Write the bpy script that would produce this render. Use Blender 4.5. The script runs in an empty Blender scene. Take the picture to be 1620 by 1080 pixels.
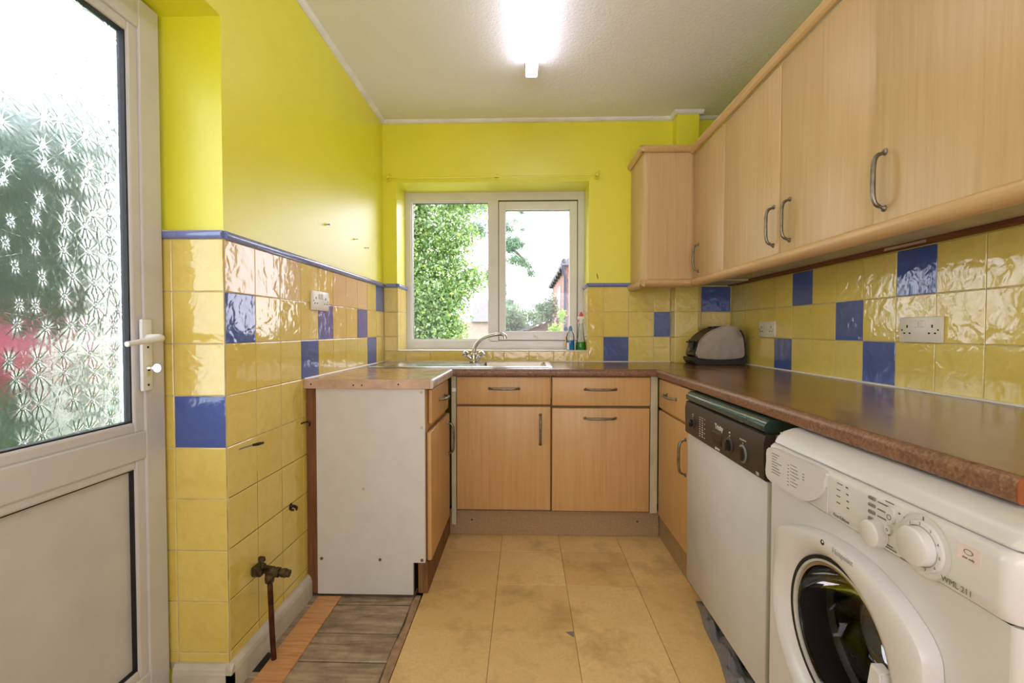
import bpy, bmesh, math, random
import numpy as np
from mathutils import Vector, Matrix, Euler

R = math.radians
PI = math.pi
SC = bpy.context.scene
C = SC.collection
rnd = random.Random(7)

# ------------------------------------------------------------------ camera, world, exposure
cd = bpy.data.cameras.new('camera')
cd.sensor_width = 36.0
cd.lens = 731.65 / 1620 * 36.0
cd.clip_start = 0.02
cam = bpy.data.objects.new('camera', cd)
C.objects.link(cam)
cam.location = (0, -2.955, 1.10)
cam.rotation_euler = (PI / 2 - 0.0241, 0, 0.028)
SC.camera = cam

w = bpy.data.worlds.new('overcast_sky')
SC.world = w
w.use_nodes = True
bg = w.node_tree.nodes['Background']
bg.inputs[0].default_value = (0.90, 0.88, 1.0, 1)
bg.inputs[1].default_value = 7.0
SC.view_settings.view_transform = 'Standard'
SC.view_settings.look = 'None'
SC.view_settings.gamma = 1
SC.view_settings.exposure = 0.02
SC.view_settings.use_curve_mapping = False

def area(name, loc, rot, sx, sy, power, col):
    l = bpy.data.lights.new(name, 'AREA'); l.shape = 'RECTANGLE'
    l.size, l.size_y = sx, sy; l.energy = power; l.color = col
    o = bpy.data.objects.new(name, l); C.objects.link(o)
    o.location = loc; o.rotation_euler = rot
    return o
# unseen fill lamp added in front of the closed rear wall, tilted upwards
area('rear_fill', (0.1, -4.1, 1.35), (R(112), 0, 0), 1.3, 1.7, 40, (0.92, 0.84, 1.0))

# ------------------------------------------------------------------ material helpers
def s2l(r, g, b):
    f = lambda c: (c/255/12.92) if c/255 <= 0.04045 else ((c/255+0.055)/1.055)**2.4
    return (f(r), f(g), f(b), 1)

class NT:
    def __init__(s, name):
        s.m = bpy.data.materials.new(name); s.m.use_nodes = True
        s.t = s.m.node_tree; s.n = s.t.nodes
        s.b = s.n['Principled BSDF']; s.out = s.n['Material Output']
    def node(s, typ, **kw):
        n = s.n.new(typ)
        for k, v in kw.items():
            if k.startswith('i_'):
                key = k[2:]
                key = int(key) if key.isdigit() else key.replace('_', ' ')
                n.inputs[key].default_value = v
            else: setattr(n, k, v)
        return n
    def ln(s, a, b): s.t.links.new(a, b)
    def val(s, name, v): s.b.inputs[name].default_value = v
    def pos(s, scale=(1, 1, 1), perobj=False):
        g = s.node('ShaderNodeNewGeometry')
        mp = s.node('ShaderNodeMapping'); mp.inputs['Scale'].default_value = scale
        s.ln(g.outputs['Position'], mp.inputs['Vector'])
        out = mp.outputs[0]
        if perobj:
            oi = s.node('ShaderNodeObjectInfo')
            mu = s.node('ShaderNodeMath', operation='MULTIPLY'); mu.inputs[1].default_value = 37.0
            s.ln(oi.outputs['Random'], mu.inputs[0])
            ad = s.node('ShaderNodeVectorMath', operation='ADD')
            s.ln(out, ad.inputs[0]); s.ln(mu.outputs[0], ad.inputs[1]); out = ad.outputs[0]
        return out
    def noise(s, vec, scale, detail=3, rough=0.5, dist=0):
        n = s.node('ShaderNodeTexNoise'); n.inputs['Scale'].default_value = scale
        n.inputs['Detail'].default_value = detail; n.inputs['Roughness'].default_value = rough
        n.inputs['Distortion'].default_value = dist
        s.ln(vec, n.inputs['Vector']); return n.outputs['Fac']
    def ramp(s, fac, stops):
        r = s.node('ShaderNodeValToRGB'); el = r.color_ramp.elements
        el[0].position, el[0].color = stops[0]; el[1].position, el[1].color = stops[-1]
        for p, c in stops[1:-1]:
            e = el.new(p); e.color = c
        s.ln(fac, r.inputs[0]); return r.outputs[0]
    def mix(s, fac, a, b, mode='MIX'):
        m = s.node('ShaderNodeMix', data_type='RGBA', blend_type=mode)
        for sock, v in ((m.inputs[0], fac), (m.inputs[6], a), (m.inputs[7], b)):
            if hasattr(v, 'is_linked'): s.ln(v, sock)
            else: sock.default_value = v
        return m.outputs[2]
    def bump(s, h, strength, dist, prev=None):
        b = s.node('ShaderNodeBump'); b.inputs['Strength'].default_value = strength
        b.inputs['Distance'].default_value = dist
        s.ln(h, b.inputs['Height'])
        if prev: s.ln(prev, b.inputs['Normal'])
        return b.outputs[0]
    def col(s, c):
        if hasattr(c, 'is_linked'): s.ln(c, s.b.inputs['Base Color'])
        else: s.b.inputs['Base Color'].default_value = c
    def nor(s, n): s.ln(n, s.b.inputs['Normal'])

def plain(name, rgb, rough=0.5, metal=0.0, spec=0.5, bump=None, var=0.06, vs=8):
    """flat colour with slight mottling and optional relief"""
    t = NT(name); p = t.pos()
    c = s2l(*rgb)
    n = t.noise(p, vs, 4)
    dk = tuple(x*(1-var*2.5) for x in c[:3])+(1,)
    lt = tuple(min(1, x*(1+var)) for x in c[:3])+(1,)
    t.col(t.ramp(n, [(0.3, dk), (0.7, lt)]))
    t.val('Roughness', rough); t.val('Metallic', metal); t.val('Specular IOR Level', spec)
    if bump: t.nor(t.bump(t.noise(p, bump[0], 3), bump[1], bump[2]))
    return t.m

def wood(name, a, b, c, scale=(70, 70, 3), rough=0.38, perobj=False, fig=1.0):
    t = NT(name); p = t.pos(scale, perobj)
    n1 = t.noise(p, 1.0, 5, 0.6, 0.4)
    p2 = t.pos(tuple(x*0.12*fig for x in scale), perobj)
    n2 = t.noise(p2, 1.0, 3, 0.5, 1.2)
    base = t.ramp(n1, [(0.25, s2l(*c)), (0.5, s2l(*b)), (0.72, s2l(*a))])
    t.col(t.mix(t.ramp(n2, [(0.35, (0, 0, 0, 1)), (0.7, (0.45, 0.45, 0.45, 1))]), base, s2l(*a)))
    t.val('Roughness', rough)
    t.nor(t.bump(n1, 0.08, 0.0006))
    return t.m

M = {}
# -- yellow wall paint, silky
def paint(name, a, b, rough=0.40):
    t = NT(name); p = t.pos()
    t.col(t.ramp(t.noise(p, 2.2, 4), [(0.3, s2l(*a)), (0.7, s2l(*b))]))
    t.val('Roughness', rough); t.val('Specular IOR Level', 1.0); t.val('Coat Weight', 0.35); t.val('Coat Roughness', 0.45)
    h = t.bump(t.noise(p, 55, 4, 0.6), 0.3, 0.002)
    t.nor(t.bump(t.noise(p, 9, 2), 0.12, 0.006, h))
    return t.m
M['paint'] = paint('yellow_silk_paint', (230, 226, 28), (236, 232, 44))
M['paint_back'] = M['paint']
def ceiling_mat():
    t = NT('textured_white_ceiling'); p = t.pos()
    t.col(s2l(244, 242, 246)); t.val('Roughness', 0.75)
    t.nor(t.bump(t.noise(p, 75, 5, 0.65, 0.6), 0.75, 0.006)); return t.m
M['ceiling'] = ceiling_mat()
M['coving'] = plain('white_coving', (236, 236, 236), 0.5)
M['white_paint'] = plain('cream_gloss_paint', (214, 208, 196), 0.35, bump=(30, 0.2, 0.002), var=0.1)
M['grout'] = plain('pale_grout', (206, 196, 170), 0.8, var=0.15, vs=20, bump=(90, 0.3, 0.001))
M['grout_dirty'] = plain('grimy_grout', (96, 84, 56), 0.85, var=0.35, vs=25, bump=(90, 0.3, 0.001))
M['render'] = plain('pale_bounce_surface', (200, 196, 186), 0.9)

def tile_mat(name, a, b, blot, amt, bump):
    t = NT(name); p = t.pos((1, 1, 1), True)
    oi = t.node('ShaderNodeObjectInfo')
    base = t.ramp(oi.outputs['Random'], [(0.0, s2l(*a)), (1.0, s2l(*b))])
    n = t.noise(p, 16, 4, 0.6, 0.8)
    f = t.ramp(n, [(0.45, (0, 0, 0, 1)), (0.75, (amt, amt, amt, 1))])
    t.col(t.mix(f, base, s2l(*blot)))
    t.val('Roughness', 0.09); t.val('Specular IOR Level', 0.6)
    h = t.bump(t.noise(p, 22, 2, 0.4, 0.5), bump, 0.006)
    t.nor(t.bump(t.noise(p, 60, 2, 0.4), bump*0.5, 0.001, h))
    return t.m
M['tile_yellow'] = tile_mat('yellow_glazed_tile', (224, 202, 104), (230, 210, 118), (214, 186, 84), 0.5, 0.42)
M['tile_peach'] = tile_mat('peach_glazed_tile', (228, 200, 140), (230, 204, 146), (220, 186, 122), 0.5, 0.36)
M['tile_blue'] = tile_mat('blue_glazed_tile', (62, 88, 158), (76, 98, 172), (84, 108, 150), 0.5, 0.42)
M['tile_dado'] = tile_mat('blue_dado_tile', (116, 128, 190), (128, 140, 198), (100, 114, 174), 0.4, 0.12)

M['beech'] = wood('beech_laminate', (206, 178, 132), (199, 168, 121), (190, 156, 108))
M['beech_h'] = wood('beech_moulding', (210, 176, 128), (200, 164, 114), (188, 150, 98), (70, 4, 70))
M['beech_base'] = wood('base_beech_laminate', (212, 172, 118), (204, 162, 108), (194, 150, 96))
M['plinth'] = plain('plinth_beech_chipboard', (176, 148, 112), 0.6, var=0.12, vs=160)
M['plinth_end'] = wood('dark_plinth_end', (146, 108, 66), (120, 84, 48), (84, 56, 32), (60, 60, 6), 0.7)
M['strip_wood'] = wood('brown_softwood', (136, 90, 52), (112, 70, 40), (84, 50, 28), (50, 50, 5), 0.6)
M['batten'] = wood('red_brown_batten', (140, 84, 44), (118, 66, 34), (84, 46, 26), (50, 4, 50), 0.65)
M['white_lam'] = plain('white_melamine_panel', (214, 213, 216), 0.45, var=0.02, vs=14, bump=(60, 0.08, 0.001))
M['carcase'] = plain('gap_shade_carcase', (120, 100, 68), 0.6)  # carcase darkened so the gaps between fronts look shaded
M['cream_lam'] = plain('cream_melamine', (198, 190, 162), 0.5, var=0.06)
M['pewter'] = plain('pewter_handle', (138, 134, 124), 0.36, 0.9, var=0.15, vs=60)
M['chrome'] = plain('chrome', (205, 208, 212), 0.12, 1.0, var=0.03)
M['steel'] = plain('brushed_steel', (198, 198, 202), 0.25, 1.0, var=0.04, vs=30)
M['steel_toast'] = plain('satin_toaster_steel', (150, 142, 130), 0.3, 1.0, var=0.05, vs=30)
M['black_pl'] = plain('black_plastic', (20, 20, 22), 0.4, var=0.1)
M['dark'] = plain('dark_gap', (22, 20, 18), 0.8)
M['pvc'] = plain('white_pvc', (226, 226, 226), 0.28, var=0.02)
M['pvc_door'] = plain('door_white_pvc', (206, 204, 210), 0.3, var=0.03)
M['gasket'] = plain('black_gasket', (24, 24, 28), 0.6)
M['socket'] = plain('white_socket_plastic', (232, 228, 220), 0.3, var=0.02)
M['sealant'] = plain('white_sealant', (232, 232, 226), 0.4, var=0.05)
M['board'] = None
def worktop_mat(name, a, b, c, d, rough, scale, fleck):
    t = NT(name); p = t.pos((3.5, 3.5, 3.5)); p2 = t.pos(scale)
    n1 = t.noise(p2, 1.0, 6, 0.62, 1.0); n2 = t.noise(p, 60, 3, 0.7)
    base = t.ramp(n1, [(0.28, s2l(*a)), (0.45, s2l(*b)), (0.58, s2l(*c)), (0.75, s2l(*d))])
    t.col(t.mix(t.ramp(n2, [(0.40, (fleck,)*3+(1,)), (0.56, (0, 0, 0, 1))]), base, s2l(*a)))
    t.val('Roughness', rough); t.val('Specular IOR Level', 0.55)
    t.nor(t.bump(n2, 0.05, 0.0005)); return t.m
M['worktop'] = worktop_mat('brown_mottled_laminate', (80, 50, 32), (116, 78, 50), (136, 96, 62), (152, 112, 74), 0.20, (11, 5, 9), 0.35)
M['worktop_edge'] = worktop_mat('brown_worktop_edge', (90, 60, 42), (124, 88, 64), (146, 106, 80), (166, 124, 96), 0.38, (95, 95, 95), 0.55)
M['worktop_end'] = plain('red_brown_end_strip', (150, 78, 50), 0.45, var=0.12, vs=20)
M['worktop_left'] = worktop_mat('pale_brown_laminate', (150, 116, 84), (176, 144, 106), (186, 154, 116), (196, 166, 130), 0.2, (6, 14, 9), 0.15)
M['end_pink'] = plain('pinkish_worn_edge', (206, 176, 156), 0.5, var=0.1, vs=20)
M['edge_shine'] = plain('painted_shine_edge', (206, 192, 190), 0.22, var=0.1, vs=20)  # pale tone paints the shine along the rolled worktop edge
def vinyl():
    t = NT('yellow_ochre_vinyl_tile'); p = t.pos((1, 1, 1), True); pw = t.pos()
    oi = t.node('ShaderNodeObjectInfo')
    base = t.ramp(oi.outputs['Random'], [(0, s2l(222, 190, 128)), (1, s2l(238, 208, 148))])
    n = t.noise(p, 5, 5, 0.6); n2 = t.noise(pw, 42, 4, 0.7, 2.0); n3 = t.noise(pw, 3.2, 4, 0.7)
    c = t.mix(t.ramp(n, [(0.4, (0, 0, 0, 1)), (0.75, (0.5, 0.5, 0.5, 1))]), base, s2l(216, 178, 114))
    c = t.mix(t.ramp(n2, [(0.3, (0.45, 0.45, 0.45, 1)), (0.6, (0, 0, 0, 1))]), c, s2l(206, 164, 98))
    c = t.mix(t.ramp(n3, [(0.50, (0, 0, 0, 1)), (0.72, (0.55, 0.55, 0.55, 1))]), c, s2l(128, 104, 64))
    t.col(c); t.val('Roughness', 0.42)
    t.nor(t.bump(n2, 0.15, 0.001)); return t.m
M['vinyl'] = vinyl()
def board_mat():
    t = NT('grimy_floorboard'); p = t.pos((4, 40, 10), True); pw = t.pos()
    n1 = t.noise(p, 1, 6, 0.65, 0.8); n2 = t.noise(pw, 9, 5, 0.7)
    c = t.ramp(n1, [(0.25, s2l(104, 88, 70)), (0.5, s2l(172, 152, 126)), (0.75, s2l(200, 184, 158))])
    c = t.mix(t.ramp(n2, [(0.42, (0, 0, 0, 1)), (0.7, (0.7, 0.7, 0.7, 1))]), c, s2l(100, 86, 72))
    t.col(c); t.val('Roughness', 0.7); t.nor(t.bump(n1, 0.4, 0.003)); return t.m
M['board'] = board_mat()
M['strip'] = wood('orange_laminate_offcut', (222, 172, 120), (208, 152, 100), (166, 108, 66), (7, 90, 20), 0.4)
M['hardboard'] = plain('brown_hardboard_edge', (168, 138, 106), 0.7, var=0.15, vs=40)
M['void'] = plain('void_shade', (40, 36, 32), 0.9, var=0.3, vs=30)  # near-black puts the darkness of board gaps and pipe hole into the colour
M['rust'] = plain('rusty_copper', (92, 48, 34), 0.5, 0.5, var=0.3, vs=40, bump=(80, 0.3, 0.001))
M['brass'] = plain('tarnished_brass', (92, 76, 58), 0.5, 0.7, var=0.3, vs=80)
M['appliance'] = plain('white_appliance_enamel', (210, 210, 214), 0.25, var=0.02)
M['wm'] = plain('white_washer_plastic', (208, 206, 208), 0.27, var=0.02)
M['wm_side'] = plain('shaded_washer_side', (196, 184, 168), 0.4, var=0.04)  # browner than the front: shade on the end put into the colour
M['wm_grey'] = plain('grey_print', (120, 122, 122), 0.5)
M['wm_shade_trim'] = plain('grey_shade_and_trim', (196, 194, 190), 0.4)  # grey for the painted drawer scoop shade and for real trim
M['print'] = plain('dark_print', (104, 102, 102), 0.5)
M['print_white'] = plain('white_print', (214, 214, 210), 0.5)
M['dw_panel'] = plain('charcoal_fascia', (58, 52, 48), 0.42, var=0.05)
M['dw_dark'] = plain('black_dial', (24, 24, 26), 0.25)
M['dw_green'] = plain('dark_green_handle', (52, 72, 66), 0.14, var=0.15, vs=14)
M['drum'] = plain('drum_steel', (120, 114, 110), 0.3, 0.9, var=0.2, vs=50)
M['rubber'] = plain('grey_rubber', (74, 76, 78), 0.45)
M['bag'] = plain('grey_plastic_bag', (124, 126, 136), 0.18, var=0.15)
M['brick'] = plain('pale_red_brick', (150, 104, 88), 0.8, var=0.2, vs=12)
M['brick_dark'] = plain('brown_shed_tile', (128, 100, 88), 0.8, var=0.2, vs=12)
M['gutter'] = plain('dark_gutter', (48, 50, 66), 0.4)
M['house_white'] = plain('pale_house_wall', (160, 142, 132), 0.8)
M['slate'] = plain('grey_slate', (104, 104, 112), 0.8)
M['bark'] = plain('bark', (96, 78, 60), 0.9, var=0.2, vs=10, bump=(20, 0.5, 0.01))
M['grass'] = plain('lawn', (120, 150, 84), 0.9, var=0.2, vs=6)
M['red_pl'] = plain('red_plastic', (222, 20, 44), 0.3)
M['white_pl'] = plain('white_plastic', (236, 236, 238), 0.35)
M['pink_pl'] = plain('pink_plastic', (226, 110, 150), 0.4)
M['orange'] = plain('orange_label', (240, 176, 96), 0.5)
M['blue_cap'] = plain('pale_blue_cap', (96, 150, 200), 0.35)
M['sticker'] = plain('pale_pink_sticker', (232, 216, 220), 0.4)

def leaf_mat(name, cols, trans=0.45, rough=0.45):
    t = NT(name); g = t.node('ShaderNodeNewGeometry')
    n = len(cols)
    t.col(t.ramp(g.outputs['Random Per Island'], [(i/(n-1), s2l(*c)) for i, c in enumerate(cols)]))
    t.val('Roughness', rough)
    tr = t.node('ShaderNodeBsdfTranslucent'); tr.inputs[0].default_value = s2l(*cols[-1])
    mx = t.node('ShaderNodeMixShader'); mx.inputs[0].default_value = trans
    t.ln(t.b.outputs[0], mx.inputs[1]); t.ln(tr.outputs[0], mx.inputs[2]); t.ln(mx.outputs[0], t.out.inputs[0])
    return t.m
M['leaf'] = leaf_mat('ivy_leaf', [(30, 58, 32), (58, 100, 54), (98, 138, 92), (164, 186, 164), (168, 196, 96)])
M['needle'] = leaf_mat('hazed_pine_needle', [(90, 128, 104), (120, 152, 124), (150, 176, 146)])  # needles paled, distance haze put into their colour
M['leaf_far'] = leaf_mat('far_leaf', [(84, 112, 80), (112, 136, 96), (130, 150, 116)])
M['leaf_lime'] = leaf_mat('lime_leaf', [(100, 140, 36), (130, 165, 60), (150, 175, 90)])
M['leaf_hedge'] = leaf_mat('hedge_leaf', [(28, 54, 38), (58, 90, 66), (96, 126, 100)])
M['petal'] = leaf_mat('pink_petal', [(150, 50, 70), (176, 80, 100), (190, 110, 130)])

def clear_glass(name, tint=(1, 1, 1, 1), refl=0.5):
    t = NT(name)
    tr = t.node('ShaderNodeBsdfTransparent'); tr.inputs[0].default_value = tint
    gl = t.node('ShaderNodeBsdfGlossy'); gl.inputs['Roughness'].default_value = 0.02
    fr = t.node('ShaderNodeFresnel'); fr.inputs[0].default_value = 1.45
    mu = t.node('ShaderNodeMath', operation='MULTIPLY'); mu.inputs[1].default_value = refl
    t.ln(fr.outputs[0], mu.inputs[0])
    mx = t.node('ShaderNodeMixShader'); t.ln(mu.outputs[0], mx.inputs[0])
    t.ln(tr.outputs[0], mx.inputs[1]); t.ln(gl.outputs[0], mx.inputs[2]); t.ln(mx.outputs[0], t.out.inputs[0])
    return t.m
M['glass'] = clear_glass('window_glass')
M['smoke'] = clear_glass('washer_door_glass', (0.6, 0.58, 0.58, 1), 0.45)
M['bottle'] = clear_glass('clear_bottle_plastic', (0.95, 0.97, 0.98, 1), 1.0)
def liquid(name, c):
    t = NT(name); t.col(c); t.val('Roughness', 0.08); t.val('Transmission Weight', 0.55); t.val('IOR', 1.33)
    return t.m
M['blue_liq'] = liquid('blue_liquid', (0.02, 0.42, 0.9, 1))
M['green_liq'] = liquid('green_liquid', (0.03, 0.5, 0.03, 1))

def frosted():
    t = NT('daisy_patterned_glass')
    g = t.node('ShaderNodeNewGeometry')
    sp = t.node('ShaderNodeSeparateXYZ'); t.ln(g.outputs['Position'], sp.inputs[0])
    cb = t.node('ShaderNodeCombineXYZ'); t.ln(sp.outputs[1], cb.inputs[0]); t.ln(sp.outputs[2], cb.inputs[1])
    sc = t.node('ShaderNodeVectorMath', operation='SCALE'); sc.inputs['Scale'].default_value = 16.5
    t.ln(cb.outputs[0], sc.inputs[0])
    vo = t.node('ShaderNodeTexVoronoi', voronoi_dimensions='2D'); vo.inputs['Scale'].default_value = 1.0
    vo.inputs['Randomness'].default_value = 0.5
    t.ln(sc.outputs[0], vo.inputs['Vector'])
    df = t.node('ShaderNodeVectorMath', operation='SUBTRACT')
    t.ln(sc.outputs[0], df.inputs[0]); t.ln(vo.outputs['Position'], df.inputs[1])
    s2 = t.node('ShaderNodeSeparateXYZ'); t.ln(df.outputs[0], s2.inputs[0])
    at = t.node('ShaderNodeMath', operation='ARCTAN2'); t.ln(s2.outputs[1], at.inputs[0]); t.ln(s2.outputs[0], at.inputs[1])
    m7 = t.node('ShaderNodeMath', operation='MULTIPLY'); m7.inputs[1].default_value = 6.0; t.ln(at.outputs[0], m7.inputs[0])
    co = t.node('ShaderNodeMath', operation='COSINE'); t.ln(m7.outputs[0], co.inputs[0])
    ab = t.node('ShaderNodeMath', operation='ABSOLUTE'); t.ln(co.outputs[0], ab.inputs[0])
    mask = t.ramp(vo.outputs['Distance'], [(0.02, (0, 0, 0, 1)), (0.07, (1, 1, 1, 1)), (0.50, (1, 1, 1, 1)), (0.62, (0, 0, 0, 1))])
    pr = t.node('ShaderNodeMath', operation='MULTIPLY'); t.ln(ab.outputs[0], pr.inputs[0]); t.ln(mask, pr.inputs[1])
    nz = t.noise(g.outputs['Position'], 160, 3, 0.6)
    ad = t.node('ShaderNodeMath', operation='MULTIPLY_ADD'); ad.inputs[1].default_value = 0.45
    t.ln(nz, ad.inputs[0]); t.ln(pr.outputs[0], ad.inputs[2])
    t.col((0.86, 0.93, 0.92, 1)); t.val('Roughness', 0.14); t.val('Transmission Weight', 1.0); t.val('IOR', 1.45)
    t.nor(t.bump(ad.outputs[0], 0.9, 0.00040))
    return t.m
M['frost'] = frosted()
def emit(name, c, s):
    t = NT(name); t.col((0.9, 0.9, 0.9, 1)); t.b.inputs['Emission Color'].default_value = c
    t.b.inputs['Emission Strength'].default_value = s; return t.m
M['tube'] = emit('lit_diffuser', (0.90, 0.86, 1.0, 1), 9.5)

# ------------------------------------------------------------------ object helpers
def link(name, me, mat, parent=None):
    o = bpy.data.objects.new(name, me); C.objects.link(o)
    if mat is not None and not me.materials:
        me.materials.append(mat)
    if parent is not None:
        o.parent = parent
        o.matrix_parent_inverse = Matrix.Translation(-base_of(parent))
    return o
BASE = {}
def base_of(o):
    return BASE.get(o.name, Vector((0, 0, 0)))     # parts carry world-space meshes, so only the thing's own base counts
def obj(name, bm, mat, parent=None, smooth=False, label=None):
    me = bpy.data.meshes.new(name); bm.normal_update(); bm.to_mesh(me); bm.free()
    if smooth:
        for p in me.polygons: p.use_smooth = True
        try: me.set_sharp_from_angle(angle=R(40))
        except Exception: pass
    o = link(name, me, mat, parent)
    if label: o['label'] = label
    return o
def thing(name, label, cat, loc=(0, 0, 0), group=None):
    o = bpy.data.objects.new(name, None); C.objects.link(o)
    o.location = loc; o.empty_display_size = 0.05; BASE[o.name] = Vector(loc)
    o['label'] = label; o['category'] = cat
    if group: o['group'] = group
    return o
def struct(name, bm=None, mat=None, label=None, cat=None, **kw):
    if bm is None:
        o = bpy.data.objects.new(name, None); C.objects.link(o); o.empty_display_size = 0.05
    else: o = obj(name, bm, mat, None, **kw)
    o['kind'] = 'structure'
    if label: o['label'] = label
    if cat: o['category'] = cat
    return o
def tag(o, label, cat, group=None, kind=None):
    o['label'] = label; o['category'] = cat
    if group: o['group'] = group
    if kind: o['kind'] = kind
    return o

def B(): return bmesh.new()
def box(bm, x0, x1, y0, y1, z0, z1, r=0.0, seg=1):
    x0, x1 = min(x0, x1), max(x0, x1); y0, y1 = min(y0, y1), max(y0, y1); z0, z1 = min(z0, z1), max(z0, z1)
    t = bmesh.new()
    vs = [t.verts.new((x, y, z)) for x in (x0, x1) for y in (y0, y1) for z in (z0, z1)]
    for f in ((0, 1, 3, 2), (4, 6, 7, 5), (0, 4, 5, 1), (2, 3, 7, 6), (0, 2, 6, 4), (1, 5, 7, 3)):
        t.faces.new([vs[i] for i in f])
    if r > 0:
        bmesh.ops.bevel(t, geom=t.edges[:], offset=r, segments=seg, affect='EDGES', profile=0.5)
    merge(bm, t); return bm
def merge(bm, t, mtx=None):
    if mtx is not None: bmesh.ops.transform(t, matrix=mtx, verts=t.verts[:])
    me = bpy.data.meshes.new('tmp'); t.to_mesh(me); t.free(); bm.from_mesh(me); bpy.data.meshes.remove(me)
def bx(name, mat, parent, *a, **k):
    lab = k.pop('label', None); sm = k.pop('smooth', False)
    return obj(name, box(B(), *a, **k), mat, parent, smooth=sm, label=lab)
def prism(bm, pts, axis, a, b, r=0.0):
    """closed 2-D outline extruded along axis. x: pts=(y,z); y: pts=(x,z); z: pts=(x,y)"""
    t = bmesh.new()
    def P(u, v, w):
        return {'x': (w, u, v), 'y': (u, w, v), 'z': (u, v, w)}[axis]
    A = [t.verts.new(P(u, v, a)) for u, v in pts]; Bv = [t.verts.new(P(u, v, b)) for u, v in pts]
    n = len(pts)
    t.faces.new(A); t.faces.new(Bv[::-1])
    for i in range(n): t.faces.new((A[i], Bv[i], Bv[(i+1) % n], A[(i+1) % n]))
    bmesh.ops.recalc_face_normals(t, faces=t.faces[:])
    if r > 0: bmesh.ops.bevel(t, geom=t.edges[:], offset=r, segments=2, affect='EDGES')
    merge(bm, t); return bm
def tube(bm, pts, rad, seg=10, caps=True):
    pts = [Vector(p) for p in pts]; n = len(pts)
    if not hasattr(rad, '__len__'): rad = [rad]*n
    rings = []; up = None
    for i, p in enumerate(pts):
        d = (pts[min(i+1, n-1)] - pts[max(i-1, 0)]).normalized()
        if up is None:
            up = Vector((0, 0, 1)) if abs(d.z) < 0.9 else Vector((1, 0, 0))
        s = d.cross(up).normalized(); up = s.cross(d).normalized()
        rings.append([bm.verts.new(p + (s*math.cos(a) + up*math.sin(a))*rad[i]) for a in [2*PI*k/seg for k in range(seg)]])
    for i in range(n-1):
        for k in range(seg):
            bm.faces.new((rings[i][k], rings[i][(k+1) % seg], rings[i+1][(k+1) % seg], rings[i+1][k]))
    if caps: bm.faces.new(rings[0][::-1]); bm.faces.new(rings[-1])
    return bm
def lathe(bm, prof, mtx=None, seg=24, caps=True):
    """profile (r, h) around z"""
    t = bmesh.new(); rings = []
    for r, h in prof:
        rings.append([t.verts.new((r*math.cos(2*PI*k/seg), r*math.sin(2*PI*k/seg), h)) for k in range(seg)])
    for i in range(len(prof)-1):
        for k in range(seg):
            t.faces.new((rings[i][k], rings[i][(k+1) % seg], rings[i+1][(k+1) % seg], rings[i+1][k]))
    if caps: t.faces.new(rings[0][::-1]); t.faces.new(rings[-1])
    bmesh.ops.recalc_face_normals(t, faces=t.faces[:])
    merge(bm, t, mtx); return bm
def at(x, y, z, d='z'):
    """matrix: lathe axis z turned towards d"""
    rot = {'z': Matrix(), '-x': Matrix.Rotation(-PI/2, 4, 'Y'), 'x': Matrix.Rotation(PI/2, 4, 'Y'),
           '-y': Matrix.Rotation(PI/2, 4, 'X'), '-z': Matrix.Rotation(PI, 4, 'X')}[d]
    return Matrix.Translation((x, y, z)) @ rot
def catmull(P, n=6, closed=False):
    P = [Vector(p) for p in P]; out = []; m = len(P)
    rng = range(m) if closed else range(m-1)
    for i in rng:
        g = (lambda k: P[k % m]) if closed else (lambda k: P[max(0, min(m-1, k))])
        a, b, c, d = g(i-1), g(i), g(i+1), g(i+2)
        for k in range(n):
            t = k/n
            out.append(0.5*((2*b) + (c-a)*t + (2*a-5*b+4*c-d)*t*t + (3*b-a-3*c+d)*t**3))
    if not closed: out.append(P[-1])
    return out
def text(s, size, loc, facing, mat, parent, name='lettering', depth=0.0003, align='CENTER', bold=0.0):
    cu = bpy.data.curves.new('t', 'FONT'); cu.body = s; cu.size = size; cu.extrude = depth; cu.align_x = align
    cu.align_y = 'CENTER'; cu.resolution_u = 2; cu.offset = bold
    o = bpy.data.objects.new('t', cu); C.objects.link(o)
    bpy.context.view_layer.update()
    me = bpy.data.meshes.new_from_object(o.evaluated_get(bpy.context.evaluated_depsgraph_get()))
    C.objects.unlink(o); bpy.data.objects.remove(o); bpy.data.curves.remove(cu)
    if facing == '-x': r = Matrix(((0, 0, -1), (-1, 0, 0), (0, 1, 0))).to_4x4()
    elif facing == '-y': r = Matrix(((1, 0, 0), (0, 0, -1), (0, 1, 0))).to_4x4()
    me.transform(Matrix.Translation(loc) @ r); me.materials.clear()
    return link(name, me, mat, parent)

def handle(parent, p, axis, nrm, L=0.13, name='handle'):
    """pewter bow handle: p = centre on surface, axis 'x','y','z', nrm = outward vector"""
    ax = {'x': Vector((1, 0, 0)), 'y': Vector((0, 1, 0)), 'z': Vector((0, 0, 1))}[axis]
    n = Vector(nrm); p = Vector(p); h = L/2
    ctrl = [(-h-.004, .001), (-h, .010), (-h+.006, .021), (-h+.018, .027), (-h*.4, .030), (h*.4, .030), (h-.018, .027), (h-.006, .021), (h, .010), (h+.004, .001)]
    pts = catmull([p + ax*a + n*b for a, b in ctrl], 3)
    N = len(pts); rad = []
    for i in range(N):
        u = abs(2*i/(N-1)-1)
        rad.append(0.0050 + 0.0012*(1-u) if u < .72 else (0.0042 if u < .9 else 0.0062))
    bm = B(); tube(bm, pts, rad, 10)
    for sgn in (-1, 1):
        c = p + ax*(h+.004)*sgn
        tube(bm, [c, c + n*.003, c + n*.006], [.009, .0085, .004], 12)
    return obj(name, bm, M['pewter'], parent, smooth=True)

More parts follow.
